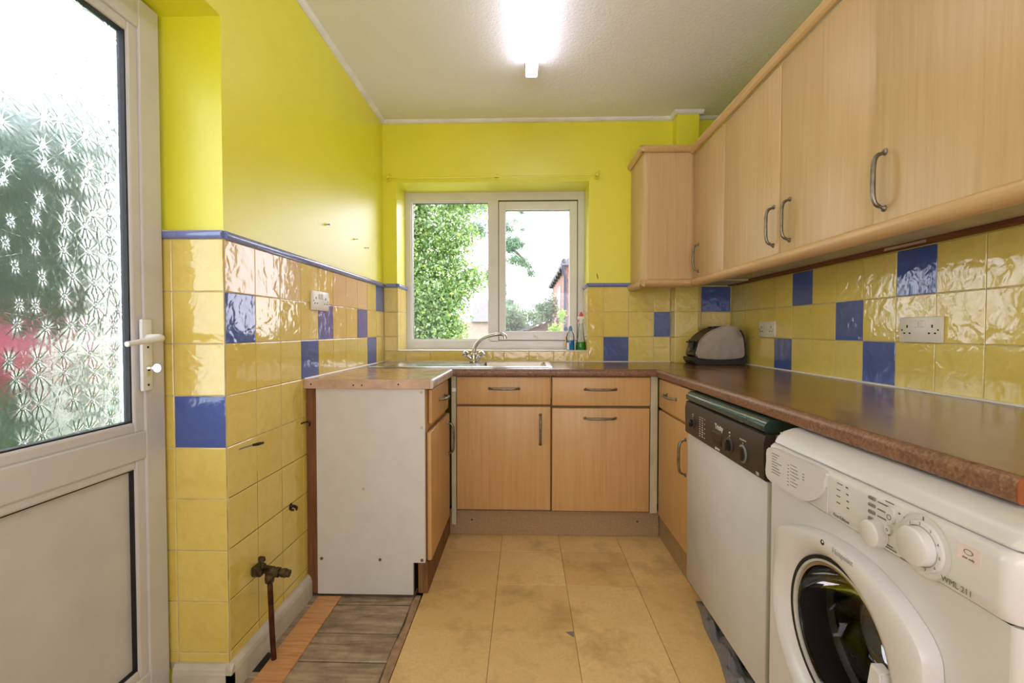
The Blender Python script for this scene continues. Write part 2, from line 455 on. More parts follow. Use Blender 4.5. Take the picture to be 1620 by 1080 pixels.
# ------------------------------------------------------------------ dimensions
L, RR, ZC = -0.906, 1.300, 2.434        # tiled face of the left wall, right wall, ceiling
T = 0.158; Z0 = 1.375                   # tile pitch, top of tiling
G = 0.003
WL, WR, WB = L-0.006, RR+0.006, 0.006   # plaster faces
YP = -10*T                              # pier corner

# ------------------------------------------------------------------ floor
bm = B(); box(bm, -1.25, 1.5, -4.4, 0.3, -0.2, -0.035)
floor = struct('floor', bm, M['void'])
def add_piece(name, mat, parent, x0, x1, y0, y1, z0, z1, r=0.0015, label=None):
    return bx(name, mat, parent, x0, x1, y0, y1, z0, z1, r=r, label=label)
bx('subfloor', M['hardboard'], floor, -1.1, -.893, -1.67, -1.606, -0.034, -0.006)
bx('subfloor', M['hardboard'], floor, -0.425, 1.3, -4.4, 0, -0.034, -0.004)
bx('subfloor', M['hardboard'], floor, -1.2, -0.425, -4.4, -1.66, -0.034, -0.004)
xs = [-0.425, -0.12, 0.18, 0.485, 0.79, 1.095, 1.30]
ys = [-0.37, -0.675, -0.98, -1.283, -1.588, -1.893, -2.198, -2.503, -2.808, -3.113, -3.418, -3.723, -4.028, -4.2]
for i in range(len(xs)-1):
    for j in range(len(ys)-1):
        if xs[i] >= 0.79 and ys[j] > -2.2: continue
        off = rnd.uniform(-.0006, .0006)
        add_piece('vinyl_tile', M['vinyl'], floor, xs[i]+.0008, xs[i+1]-.0008, ys[j+1]+.0008, ys[j]-.0008, -0.004, 0.0+off, 0.0008)
for i in range(3):
    for j in range(5, len(ys)-1):
        x0 = -1.18+i*.255
        add_piece('vinyl_tile', M['vinyl'], floor, x0, x0+.2535, ys[j+1]+.0008, ys[j]-.0008, -0.004, 0.0, 0.0008)
by = [-0.99, -1.12, -1.297, -1.445, -1.59, -1.66]
for j in range(len(by)-1):
    add_piece('floorboard', M['board'], floor, -0.895, -0.462, by[j+1]+.0032, by[j]-.0032, -0.034, -0.012+rnd.uniform(-.002, .001), 0.003)
pts = [(-.459, -1.66), (-.427, -1.66), (-.427, -1.2), (-.431, -1.07), (-.452, -1.07), (-.457, -1.14), (-.449, -1.25), (-.458, -1.4), (-.453, -1.55)]
o = obj('hardboard_edge', prism(B(), pts, 'z', -0.034, -0.001), M['hardboard'], floor)
o['label'] = 'rough brown cut edge of the underlay beside the bare boards'
# chipped corner of a vinyl tile
pts = [(.178, -1.286), (.148, -1.288), (.158, -1.300), (.176, -1.318)]
bm = B(); prism(bm, pts, 'z', 0.0002, 0.0010); obj('tile_chip', bm, M['wm_grey'], floor, label='small grey chipped corner in a floor tile')

# ------------------------------------------------------------------ ceiling
bm = B(); box(bm, -1.25, 1.5, -4.4, 0.3, ZC, ZC+.15)
ceiling = struct('ceiling', bm, M['ceiling'])

# ------------------------------------------------------------------ walls
bm = B()
box(bm, -1.16, WL, YP-.006+.012, 0.3, -0.2, ZC)             # pier and main left wall
box(bm, -1.16, WL, -2.50, YP+.006, 2.04, ZC)                # lintel over the door
box(bm, -1.16, WL, -4.4, -2.50, -0.2, ZC)
wall_left = struct('wall_left', bm, M['paint'])
bm = B(); box(bm, WR, 1.5, -4.4, 0.3, -0.2, ZC)
wall_right = struct('wall_right', bm, M['paint'])
WX0, WX1, WZ0, WZ1 = -0.822, 0.404, 0.969, 2.043
bm = B()
box(bm, WL, WX0, WB, 0.30, -0.2, ZC); box(bm, WX1, WR, WB, 0.30, -0.2, ZC)
box(bm, WX0, WX1, WB, 0.30, -0.2, WZ0); box(bm, WX0, WX1, WB, 0.30, WZ1, ZC)
wall_back = struct('wall_back', bm, M['paint'])
CX0, CX1, CY = 0.922, 1.065, -0.085
bx('boxed_column', M['paint'], wall_back, CX0+.004, CX1-.004, CY+.006, WB, 0.85, ZC-.001, r=.003)
bm = B()
box(bm, -1.16, 1.5, -4.4, -4.25, -0.2, ZC)
wall_front = struct('wall_front', bm, M['paint'])
# reveal faces are the same painted box sides

# grout beds
def grout(parent, *a): return bx('grout', M['grout'], parent, *a)
def tile(parent, plane, u0, u1, z0, z1, face, kind='yellow', g=0.0013, dz=0.0):
    """plane: 'x+' faces +x, 'x-' faces -x, 'y-' faces -y, 'y+'; face = coordinate of glazed face"""
    u0, u1 = min(u0, u1)+g, max(u0, u1)-g; z0 += g; z1 -= g
    th = 0.0055; e = 0.0018; pr = rnd.uniform(-.0004, .0004)
    bm = B(); rings = []
    for d, ins in ((th, 0), (e*.6, 0), (0, e)):
        pts = [(u0+ins, z0+ins), (u1-ins, z0+ins), (u1-ins, z1-ins), (u0+ins, z1-ins)]
        ring = []
        for u, z in pts:
            s = {'x+': (face+pr-d, u, z), 'x-': (face-pr+d, u, z), 'y-': (u, face-pr+d, z), 'y+': (u, face+pr-d, z)}[plane]
            ring.append(bm.verts.new(s))
        rings.append(ring)
    for a, b in ((0, 1), (1, 2)):
        for k in range(4): bm.faces.new((rings[a][k], rings[a][(k+1) % 4], rings[b][(k+1) % 4], rings[b][k]))
    bm.faces.new(rings[2]); bm.faces.new(rings[0][::-1])
    bmesh.ops.recalc_face_normals(bm, faces=bm.faces[:])
    o = obj('tile', bm, M['tile_'+kind], parent)
    if kind == 'blue': o['label'] = 'blue glazed tile'
    if kind == 'peach': o['label'] = 'peach-tinted glazed tile'
    return o
def dado(parent, plane, u0, u1, face, z=Z0):
    u0, u1 = min(u0, u1)+.0006, max(u0, u1)-.0006
    prof = [(0.006, z+.0005), (-.004, z+.0005), (-.009, z+.005), (-.0115, z+.0125), (-.009, z+.020), (-.004, z+.0245), (0.006, z+.0245)]
    sg = {'x+': -1, 'x-': 1, 'y-': 1, 'y+': -1}[plane]
    pts = [(face+sg*d, zz) for d, zz in prof]
    bm = prism(B(), pts, 'y' if plane[0] == 'x' else 'x', u0, u1)
    o = obj('dado_tile', bm, M['tile_dado'], parent, smooth=True)
    return o

# left wall
grout(wall_left, WL, L-.0016, YP, 0, 0.62, Z0+.002)
bx('grout', M['grout_dirty'], wall_left, WL, L-.0016, YP, 0, 0.06, 0.62, label='dark grimy grout between the lower tiles')
blueL = {(1, 9), (2, 0), (2, 4), (2, 7), (3, 3), (3, 8)}
peachL = {(1, 0), (1, 1), (1, 2), (1, 5), (1, 6), (1, 7)}
for row in range(1, 9):
    for col in range(10 if row <= 3 else 4):
        k = 'blue' if (row, col) in blueL else 'peach' if (row, col) in peachL else 'yellow'
        y0 = YP+col*T; tile(wall_left, 'x+', y0, y0+T, Z0-row*T, Z0-(row-1)*T, L, k)
for col in range(4):
    tile(wall_left, 'x+', YP+col*T, YP+(col+1)*T, Z0-8*T-.035, Z0-8*T, L)
for col in range(10): dado(wall_left, 'x+', YP+col*T, YP+(col+1)*T, L)
# pier face (looks towards the camera)
YF = YP-.006
grout(wall_left, -1.125, L-.001, YF+.0018, YP+.007, 0.06, Z0+.002)
for row in range(1, 9):
    tile(wall_left, 'y-', -1.064, L, Z0-row*T, Z0-(row-1)*T, YF, 'blue' if row == 4 else 'yellow')
    tile(wall_left, 'y-', -1.12, -1.064, Z0-row*T, Z0-(row-1)*T, YF)
tile(wall_left, 'y-', -1.064, L, Z0-8*T-.035, Z0-8*T, YF); tile(wall_left, 'y-', -1.12, -1.064, Z0-8*T-.035, Z0-8*T, YF)
dado(wall_left, 'y-', -1.04, L, YF); dado(wall_left, 'y-', -1.12, -1.04, YF)

# back wall tiling
jx = [L] + [-0.765+i*T for i in range(8)]
grout(wall_back, L, RR, .0018, WB+.002, 0.86, WZ0)
grout(wall_back, L, WX0, .0018, WB+.002, WZ0, Z0+.002); grout(wall_back, WX1, RR, .0018, WB+.002, WZ0, Z0+.002)
# row under the window
zr = WZ0-.002
cols = jx + [0.404]
for a, b in zip(cols[:-1], cols[1:]):
    if b > a+.01: tile(wall_back, 'y-', a, b, Z0-3*T, zr, 0)
for row in (1, 2, 3):
    zz0 = max(Z0-row*T, zr) if row == 3 else Z0-row*T
    tile(wall_back, 'y-', L, WX0, zz0, Z0-(row-1)*T, 0)
    for a, b, k in ((0.404, 0.499, 0), (0.499, 0.657, 3), (0.657, 0.815, 0), (0.815, CX0-.003, 2)):
        tile(wall_back, 'y-', a, b, Z0-row*T, Z0-(row-1)*T, 0, 'blue' if row == k else 'yellow')
    tile(wall_back, 'y-', CX0, CX1, Z0-row*T, Z0-(row-1)*T, CY)
    tile(wall_back, 'x-', CY, 0, Z0-row*T, Z0-(row-1)*T, CX0-.0015)
    tile(wall_back, 'y-', CX1, 1.112, Z0-row*T, Z0-(row-1)*T, 0)
    tile(wall_back, 'y-', 1.112, RR-.006, Z0-row*T, Z0-(row-1)*T, 0, 'blue' if row == 1 else 'yellow')
dado(wall_back, 'y-', L+.012, WX0, 0)
for a, b in ((0.404, 0.499), (0.499, 0.657), (0.657, 0.815)): dado(wall_back, 'y-', a, b, 0)
# reveals
for s, fx in (('x+', WX0+.006), ('x-', WX1-.006)):
    grout(wall_back, *((WX0, WX0+.0045) if s == 'x+' else (WX1-.0045, WX1)), 0.004, .22, WZ0, Z0+.002)
    for z0, z1 in ((WZ0, Z0-2*T), (Z0-2*T, Z0-T), (Z0-T, Z0)):
        tile(wall_back, s, 0, .062, z0, z1, fx); tile(wall_back, s, .062, .22, z0, z1, fx)
    dado(wall_back, s, 0.0, .062, fx); dado(wall_back, s, .062, .22, fx)

# right wall tiling
grout(wall_right, RR+.0018, WR+.001, -2.2, 0, 0.86, Z0)
blueR = {(1, 5), (1, 9), (2, 7), (3, 4-1), (3, 7+1-1+0)}
jr = [0.0, -0.030] + [-0.030-T*i for i in range(1, 14)]
# columns: jr[k]..jr[k+1]
def colof(y): return min(range(len(jr)-1), key=lambda k: abs((jr[k]+jr[k+1])/2-y))
blueR = {(1, colof(-.741)), (1, colof(-1.373)), (2, colof(-1.057)), (3, colof(-.583)), (3, colof(-1.215))}
for k in range(len(jr)-1):
    for row in (1, 2, 3):
        tile(wall_right, 'x-', jr[k+1], jr[k], Z0-row*T, Z0-(row-1)*T, RR, 'blue' if (row, k) in blueR else 'yellow')

# ------------------------------------------------------------------ skirting, coving
def skirt(name, pts, axis, a, b):
    return struct(name, prism(B(), pts, axis, a, b), M['white_paint'])
sk = [(L+.001, -.034), (L+.019, -.034), (L+.019, .055), (L+.016, .068), (L+.008, .080), (L+.001, .082)]
baseboard_left = skirt('baseboard_left', sk, 'y', YP-.025, -1.07)
sk2 = [(YF-.001, -.034), (YF-.019, -.034), (YF-.019, .055), (YF-.016, .068), (YF-.008, .080), (YF-.001, .082)]
baseboard_front = skirt('baseboard_front', sk2, 'x', -1.07, L+.019)
bm = B()
cv = [(0, 0), (0, -.020), (.004, -.020), (.014, -.014), (.020, -.006), (.022, 0)]
prism(bm, [(WL+a, ZC+b) for a, b in cv], 'y', -4.2, WB)
trim_1 = struct('trim_1', bm, M['coving'])
bm = B(); prism(bm, [(WB-a, ZC+b) for a, b in cv], 'x', WL, CX0)
prism(bm, [(WB-a, ZC+b) for a, b in cv], 'x', CX1, WR)
prism(bm, [(CY+.006-a, ZC+b) for a, b in cv], 'x', CX0-.016, CX1+.018)
prism(bm, [(CX0+.004-a, ZC+b) for a, b in cv], 'y', CY-.01, WB)
trim_2 = struct('trim_2', bm, M['coving'])
bm = B(); prism(bm, [(WR-a, ZC+b) for a, b in cv], 'y', -4.2, WB)
trim_3 = struct('trim_3', bm, M['coving'])

# ------------------------------------------------------------------ window
win = struct('window_1')
def frame_ring(name, mat, parent, x0, x1, z0, z1, wl, wr, wb, wt, y0, y1, r=.004):
    bm = B()
    box(bm, x0, x0+wl, y0, y1, z0, z1, r=r, seg=2); box(bm, x1-wr, x1, y0, y1, z0, z1, r=r, seg=2)
    box(bm, x0+wl-.002, x1-wr+.002, y0+.0005, y1, z0, z0+wb, r=r, seg=2); box(bm, x0+wl-.002, x1-wr+.002, y0+.0005, y1, z1-wt, z1, r=r, seg=2)
    return obj(name, bm, mat, parent)
FX0, FX1, FZ0, FZ1 = -.824, .406, .969, 2.045
frame_ring('window_frame', M['pvc'], win, FX0, FX1, FZ0, FZ1, .040, .048, .062, .060, .22, .285)
bx('mullion', M['pvc'], win, -.245, -.180, .2205, .285, FZ0+.05, FZ1-.05, r=.004, seg=2)
# left fixed light: bead and pane
frame_ring('glazing_bead', M['pvc'], win, -.788, -.243, 1.026, 1.988, .012, .012, .014, .012, .232, .27, .003)
frame_ring('gasket', M['gasket'], win, -.778, -.253, 1.038, 1.978, .002, .002, .002, .004, .246, .262, 0)
bx('glass_pane', M['glass'], win, -.777, -.254, .252, .256, 1.04, 1.976)
# right opening sash
frame_ring('gasket', M['gasket'], win, -.183, .361, 1.028, 1.988, .004, .004, .004, .010, .221, .25, 0)
sash = frame_ring('sash', M['pvc'], win, -.178, .354, 1.034, 1.976, .046, .052, .060, .056, .208, .27)
frame_ring('gasket', M['gasket'], sash, -.134, .304, 1.092, 1.922, .003, .003, .002, .004, .238, .25, 0)
bx('glass_pane', M['glass'], sash, -.133, .303, .243, .247, 1.093, 1.921)
bm = B(); box(bm, .055, .085, .203, .2085, 1.052, 1.078, r=.002); tube(bm, [(.07, .203, 1.065), (.07, .188, 1.066), (.078, .182, 1.058), (.092, .18, 1.046)], [.007, .006, .006, .005], 8)
obj('sash_handle', bm, M['pvc'], sash)
# sill edge
struct('trim_4', box(B(), WX0, WX1, -.003, .22, WZ0-.004, WZ0+.002, r=.0015), M['sealant'])

# ------------------------------------------------------------------ left door (white PVC, patterned glass)
door = struct('door_1')
DX = -1.080; DY1 = -1.600; DY0 = -2.46
fr = B()
def dring(bm, y0, y1, z0, z1, wy, wz, x0, x1, r=.003):
    box(bm, x0, x1, y0, y0+wy, z0, z1, r=r, seg=2); box(bm, x0, x1, y1-wy, y1, z0, z1, r=r, seg=2)
    box(bm, x0, x1-.0005, y0+wy-.002, y1-wy+.002, z0, z0+wz, r=r, seg=2); box(bm, x0, x1-.0005, y0+wy-.002, y1-wy+.002, z1-wz, z1, r=r, seg=2)
bm = B(); box(bm, DX-.065, DX, DY1-.072, DY1, .02, 2.03, r=.004, seg=2); obj('stile', bm, M['pvc_door'], door)
bm = B(); box(bm, DX-.065, DX, DY0, DY0+.072, .02, 2.03, r=.004, seg=2); obj('stile', bm, M['pvc_door'], door)
bm = B(); box(bm, DX-.065, DX-.0008, DY0+.070, DY1-.070, 1.945, 2.03, r=.004, seg=2); obj('rail', bm, M['pvc_door'], door)
bm = B(); box(bm, DX-.065, DX-.0008, DY0+.070, DY1-.070, .735, .815, r=.004, seg=2); obj('rail', bm, M['pvc_door'], door)
bm = B(); box(bm, DX-.065, DX-.0008, DY0+.070, DY1-.070, .02, .115, r=.004, seg=2); obj('rail', bm, M['pvc_door'], door)
bd = B(); dring(bd, DY0+.068, DY1-.068, .813, 1.948, .036, .030, DX-.05, DX-.006, .006)
obj('glazing_bead', bd, M['pvc_door'], door)
bd = B(); dring(bd, DY0+.068, DY1-.068, .113, .737, .034, .026, DX-.05, DX-.006, .006)
obj('glazing_bead', bd, M['pvc_door'], door)
bd = B(); dring(bd, DY0+.100, DY1-.103, .842, 1.919, .006, .005, DX-.034, DX-.012, 0)
obj('gasket', bd, M['gasket'], door)
bd = B(); dring(bd, DY0+.098, DY1-.100, .138, .713, .006, .005, DX-.034, DX-.012, 0)
obj('gasket', bd, M['gasket'], door)
bx('patterned_glass', M['frost'], door, DX-.030, DX-.024, DY0+.104, DY1-.107, .846, 1.915, label='frosted glass pressed with daisy flowers')
bx('lower_panel', M['pvc_door'], door, DX-.034, DX-.024, DY0+.103, DY1-.105, .143, .709, label='plain white lower panel')
hp = bx('handle_plate', M['pvc'], door, DX-.001, DX+.010, -1.690, -1.655, .928, 1.132, r=.004, seg=2, smooth=True)
bm = B()
tube(bm, catmull([(DX+.008, -1.672, 1.078), (DX+.03, -1.672, 1.078), (DX+.050, -1.676, 1.078), (DX+.055, -1.70, 1.075), (DX+.052, -1.74, 1.070), (DX+.048, -1.785, 1.064)], 4),
     [.012]*8+[.0105, .0105, .010, .0095, .009, .0088, .0085, .008, .0078, .0076, .0074, .0072, .007], 12)
obj('lever', bm, M['pvc'], hp, smooth=True)
bm = B(); lathe(bm, [(.0085, 0), (.0085, .003)], at(DX+.009, -1.672, .993, 'x')); box(bm, DX+.009, DX+.012, -1.677, -1.667, .968, .990, r=.001)
obj('lock_cylinder', bm, M['chrome'], hp)
bm = B(); box(bm, DX+.012, DX+.026, -1.6735, -1.6705, .990, .996)
lathe(bm, [(.006, -.001), (.012, -.001), (.0125, 0), (.012, .001), (.006, .001)], Matrix.Translation((DX+.036, -1.672, .993)) @ Matrix.Rotation(PI/2, 4, 'X'))
obj('key', bm, M['chrome'], hp)
for z in (1.052, .945): obj('screw', lathe(B(), [(.0035, 0), (.003, .001)], at(DX+.010, -1.672, z, 'x'), 10), M['dark'], hp)
# black strips behind the leaf paint the dark gap around it
bm = B(); box(bm, -1.15, DX-.04, DY1-.001, YF-.001, 0, 2.04); box(bm, -1.15, DX-.04, -2.50, DY0, 0, 2.04); box(bm, -1.15, DX-.04, DY0, DY1, 2.031, 2.04)
obj('door_gap_shade', bm, M['gasket'], door)
bx('threshold', M['pvc_door'], door, -1.15, -1.08, DY0, DY1, -.03, .018, r=.003)

# ------------------------------------------------------------------ ceiling light
lt = thing('ceiling_light', 'lit white fluorescent batten light running along the textured ceiling', 'light', (0.03, -1.24, ZC))
bx('lamp_base', M['coving'], lt, .014, .050, -1.84, -.635, ZC-.028, ZC-.0005, r=.002)
bx('diffuser', M['tube'], lt, .003, .061, -1.85, -.625, ZC-.078, ZC-.028, r=.008, seg=2, smooth=True)
bx('end_cap', M['white_pl'], lt, .003, .061, -.625, -.619, ZC-.078, ZC-.02, r=.002)
bx('end_cap', M['white_pl'], lt, .003, .061, -1.856, -1.85, ZC-.078, ZC-.02, r=.002)

# ------------------------------------------------------------------ curtain wire above window
rod = thing('curtain_rail', 'thin yellow-painted curtain rail above the window with three brackets', 'curtain rail', (-.2, 0, 2.07))
bm = B(); tube(bm, catmull([(-.872, -.03, 2.066), (-.6, -.03, 2.063), (-.2, -.03, 2.066), (.2, -.03, 2.067), (.452, -.03, 2.073)], 5), .0045, 8)
obj('rail', bm, M['paint'], rod, smooth=True)
for x, s in ((-.870, 1.0), (.452, .8)):
    bm = B(); box(bm, x-.014*s, x+.014*s, -.006, WB, 2.052, 2.094, r=.003); box(bm, x-.008, x+.008, -.034, -.004, 2.062, 2.080, r=.002)
    tube(bm, [(x-.004, -.036, 2.058), (x+.004, -.042, 2.075), (x+.010, -.034, 2.092)], [.004, .006, .004], 8)
    obj('bracket', bm, M['paint'], rod)
bm = B(); box(bm, -.196, -.164, -.004, WB, 2.070, 2.088, r=.002); tube(bm, [(-.18, -.004, 2.079), (-.18, -.028, 2.079), (-.18, -.034, 2.071)], .004, 8)
obj('bracket', bm, M['paint'], rod)

# ------------------------------------------------------------------ worktops
WT = 0.900; WU = 0.862
def bull(x_front, sgn, n=6, r=.014):
    """(u,z) outline pieces for a bull-nosed front at u=x_front, body towards sgn"""
    out = []
    for k in range(n+1):
        a = PI/2*k/n; out.append((x_front+sgn*(r-r*math.sin(a)), WT-r+r*math.cos(a)))
    for k in range(1, n+1):
        a = PI/2*k/n; out.append((x_front+sgn*(r*.5-r*.5*math.cos(a)), WU+r*.5-r*.5*math.sin(a)))
    return out
def worktop(name, label, mat, edge_mat, axis, front, back, a, b, sgn, hole=None):
    root = thing(name, label, 'worktop', ((front+back)/2 if axis == 'y' else (a+b)/2, (a+b)/2 if axis == 'y' else (front+back)/2, WU))
    r = .014
    e = bull(front, sgn)
    seam = front+sgn*r
    bm = prism(B(), e+[(seam, WU)], axis, a, b)
    obj('front_edge', bm, edge_mat, root, smooth=True)
    bm = B()
    u0, u1 = sorted((seam, back))
    def bb(ua, ub, va, vb):
        if axis == 'y': box(bm, ua, ub, va, vb, WU, WT)
        else: box(bm, va, vb, ua, ub, WU, WT)
    if hole:
        hu0, hu1, hv0, hv1 = hole
        bb(u0, u1, a, hv0); bb(u0, u1, hv1, b); bb(u0, hu0, hv0, hv1); bb(hu1, u1, hv0, hv1)
    else: bb(u0, u1, a, b)
    obj('surface', bm, mat, root)
    return root
wt_back = worktop('worktop', 'brown mottled worktop under the window holding the sink', M['worktop'], M['worktop_edge'], 'x', -.575, -.0005, L+.001, RR-.001, 1, hole=(-.44, -.12, -.26, .10))
wt_left = worktop('worktop', 'short pale brown worktop on the white-sided end unit', M['worktop_left'], M['edge_shine'], 'y', -.372, L+.001, -1.090, -.576, -1)
wt_right = worktop('worktop', 'long brown mottled worktop over the dishwasher and washing machine', M['worktop'], M['worktop_edge'], 'y', .670, RR-.001, -2.310, -.576, 1)
bx('end_strip', M['end_pink'], wt_left, L+.001, -.388, -1.0925, -1.090, WU, WT-.0005, r=.0008, label='worn pinkish end strip')
for x in (-.875, -.70, -.665, -.515): obj('screw_hole', lathe(B(), [(.0035, 0), (.003, .0006)], at(x, -1.0925, .880 if x > -.6 or x < -.8 else .876, '-y'), 10), M['dark'], wt_left)
prismpts = [(a, z) for a, z in bull(.670, 1)]
obj('end_strip', prism(B(), prismpts+[(RR-.001, WU), (RR-.001, WT)], 'y', -2.3125, -2.310), M['worktop_end'], wt_right, label='red-brown end strip')
bm = B(); tube(bm, [(L+.004, -.004, WT+.001), (RR-.004, -.004, WT+.001)], .0042, 6); obj('sealant_bead', bm, M['sealant'], wt_back, label='white sealant line')
bm = B(); tube(bm, [(L+.004, -.004, WT+.001), (L+.004, -.575, WT+.001)], .0042, 6); obj('sealant_bead', bm, M['sealant'], wt_back, label='white sealant line')
bm = B(); tube(bm, [(L+.004, -.577, WT+.001), (L+.004, -1.09, WT+.001)], .0042, 6); obj('sealant_bead', bm, M['sealant'], wt_left, label='white sealant line')
bm = B(); tube(bm, [(RR-.004, -.577, WT+.001), (RR-.004, -2.2, WT+.001)], .0055, 6); obj('sealant_bead', bm, M['sealant'], wt_right, label='white sealant line')
bm = B(); tube(bm, [(RR-.004, -.004, WT+.001), (RR-.004, -.575, WT+.001)], .0050, 6); obj('sealant_bead', bm, M['sealant'], wt_back, label='white sealant line')

# ------------------------------------------------------------------ doors and drawers
def front_panel(name, mat, parent, *a, label=None):
    return bx(name, mat, parent, *a, r=.006, seg=3, smooth=True, label=label)
BM = M['beech_base']
# back run, left
c1 = thing('base_cabinet', 'beech base cabinet under the sink with drawer and upright door handle', 'cabinet', (-.11, -.28, .14))
bx('carcase', M['carcase'], c1, -.362, .138, -.531, -.02, .145, .745, r=.001)
bx('drawer_rail', M['cream_lam'], c1, -.362, .138, -.531, -.50, .745, WU-.001)
f = front_panel('door', BM, c1, -.359, .1345, -.550, -.532, .157, .702); handle(f, (.081, -.550, .583), 'z', (0, -1, 0), .145)
f = front_panel('drawer', BM, c1, -.359, .1345, -.550, -.532, .712, .858); handle(f, (-.108, -.550, .797), 'x', (0, -1, 0), .145)
bx('filler_strip', M['cream_lam'], c1, -.386, -.362, -.545, -.525, .075, WU-.001, r=.001)
bx('bracket', M['white_pl'], c1, -.385, -.360, -.553, -.545, .778, .800, r=.003)
# back run, right
c2 = thing('base_cabinet', 'beech base cabinet with wide pull-out door and level handles beside the sink cabinet', 'cabinet', (.4, -.28, .14))
bx('carcase', M['carcase'], c2, .1385, .650, -.531, -.02, .145, WU-.001, r=.001)
f = front_panel('pull_out_door', BM, c2, .141, .647, -.550, -.532, .154, .696); handle(f, (.390, -.550, .644), 'x', (0, -1, 0), .150)
f = front_panel('drawer', BM, c2, .141, .649, -.556, -.533, .708, .858); handle(f, (.390, -.556, .795), 'x', (0, -1, 0), .150)
bx('filler_strip', M['cream_lam'], c2, .651, .688, -.548, -.525, .148, WU-.001, r=.001)
# plinths
pl = tag(bx('plinth', M['plinth'], None, -.404, .714, -.493, -.477, .001, .138, r=.0015), 'speckled brown plinth board below the two back cabinets', 'plinth')
for x in (-.285, .600):
    obj('screw_hole', lathe(B(), [(.0045, 0), (.004, .0006)], at(x, -.493, .080, '-y'), 10), M['dark'], pl)
tag(bx('plinth', M['plinth_end'], None, -.446, -.405, -1.058, -.478, .001, .134, r=.002), 'brown wooden plinth under the white-sided end unit', 'plinth')
tag(bx('plinth', M['plinth'], None, .715, .731, -1.06, -.494, .001, .138, r=.0015), 'speckled brown plinth under the narrow cabinet beside the dishwasher', 'plinth')
# right narrow unit
c3 = thing('base_cabinet', 'narrow beech cabinet with drawer standing left of the dishwasher', 'cabinet', (.95, -.8, .14))
bx('carcase', M['beech_base'], c3, .709, 1.26, -1.052, -.552, .14, WU-.001, r=.001)
f = front_panel('door', BM, c3, .690, .708, -1.045, -.556, .142, .690); handle(f, (.690, -.962, .555), 'z', (-1, 0, 0), .145)
f = front_panel('drawer', BM, c3, .690, .708, -1.045, -.556, .703, .852); handle(f, (.690, -.765, .785), 'y', (-1, 0, 0), .130)
# left end unit
c4 = thing('base_cabinet', 'end cabinet with a plain white side panel and beech fronts facing the floor tiles', 'cabinet', (-.65, -.8, 0))
pts = [(-.862, .004), (-.462, .004), (-.462, .139), (-.411, .139), (-.411, WU-.002), (-.862, WU-.002)]
ep = obj('side_panel', prism(B(), pts, 'y', -1.076, -1.058), M['white_lam'], c4, label='stained white side panel')
for x, z in ((-.424, .846), (-.424, .70), (-.425, .150), (-.667, .445), (-.600, .150), (-.845, .152)):
    bm = B(); lathe(bm, [(.0065, 0), (.0065, .0012), (.0045, .0016), (.004, .0008)], at(x, -1.076, z, '-y'), 14)
    obj('screw_cap', bm, M['cream_lam'] if z > .3 else M['strip_wood'], ep, smooth=True)
bx('carcase', M['beech_base'], c4, -.86, -.412, -1.057, -.58, .14, WU-.001)
bx('kick_gap_shade', M['dark'], c4, -.50, -.46, -1.055, -.58, .004, .139)  # dark block painting the shaded gap between side panel and plinth
f = front_panel('door', BM, c4, -.409, -.389, -1.052, -.585, .136, .676); handle(f, (-.389, -.640, .555), 'z', (1, 0, 0), .150)
f = front_panel('drawer', BM, c4, -.4105, -.392, -1.012, -.600, .702, .850); handle(f, (-.392, -.800, .785), 'y', (1, 0, 0), .130)
bx('wall_strip', M['strip_wood'], c4, L+.003, -.864, -1.074, -1.05, .004, WU-.002, r=.002, label='rough brown batten against the wall')

# ------------------------------------------------------------------ wall cabinets
UZ0, UZ1 = 1.386, 2.088; UX = .950
a1 = thing('wall_cabinet', 'wall cabinet on the window wall with a plain beech front and rounded corner', 'cabinet', (.8, -.15, 1.39), group=None)
pts = [(.668, -.001), (.668, -.278), (.670, -.288), (.677, -.296), (.687, -.300), (.9685, -.300), (.9685, -.088), (.918, -.088), (.918, -.001)]
obj('carcase', prism(B(), pts, 'z', UZ0, 2.100), M['beech'], a1, smooth=True)
bx('front_panel', M['beech'], a1, .692, .944, -.303, -.300, UZ0+.004, 2.097, r=.001)
def wallcab(label, y0, y1, doors, deep=.30):
    t = thing('wall_cabinet', label, 'cabinet', (1.13, (y0+y1)/2, 1.39))
    bx('carcase', M['cream_lam'], t, .9695, RR-.001, y0, y1, 1.392, UZ1-.002, r=.0008)
    for dy0, dy1, hy, dx, dz in doors:
        f = bx('door', M['beech'], t, UX-dx, .9685-dx, dy0, dy1, UZ0-dz, UZ1-dz*.2, r=.005, seg=3, smooth=True)
        handle(f, (UX-dx, hy, 1.497-dz*.4), 'z', (-1, 0, 0), .138)
    return t
wallcab('narrow corner wall cabinet with its handle at the left edge beside the window-wall cabinet', -.705, -.3005, [(-.702, -.306, -.385, 0, 0)])
wallcab('double-door beech wall cabinet with its two handles side by side', -1.667, -.7055, [(-1.188, -.707, -1.150, 0, 0), (-1.663, -1.193, -1.258, 0, 0)])
wallcab('beech wall cabinet nearest the camera with its single door sitting lower and proud', -2.30, -1.6675, [(-2.29, -1.672, -1.712, .012, .014)])
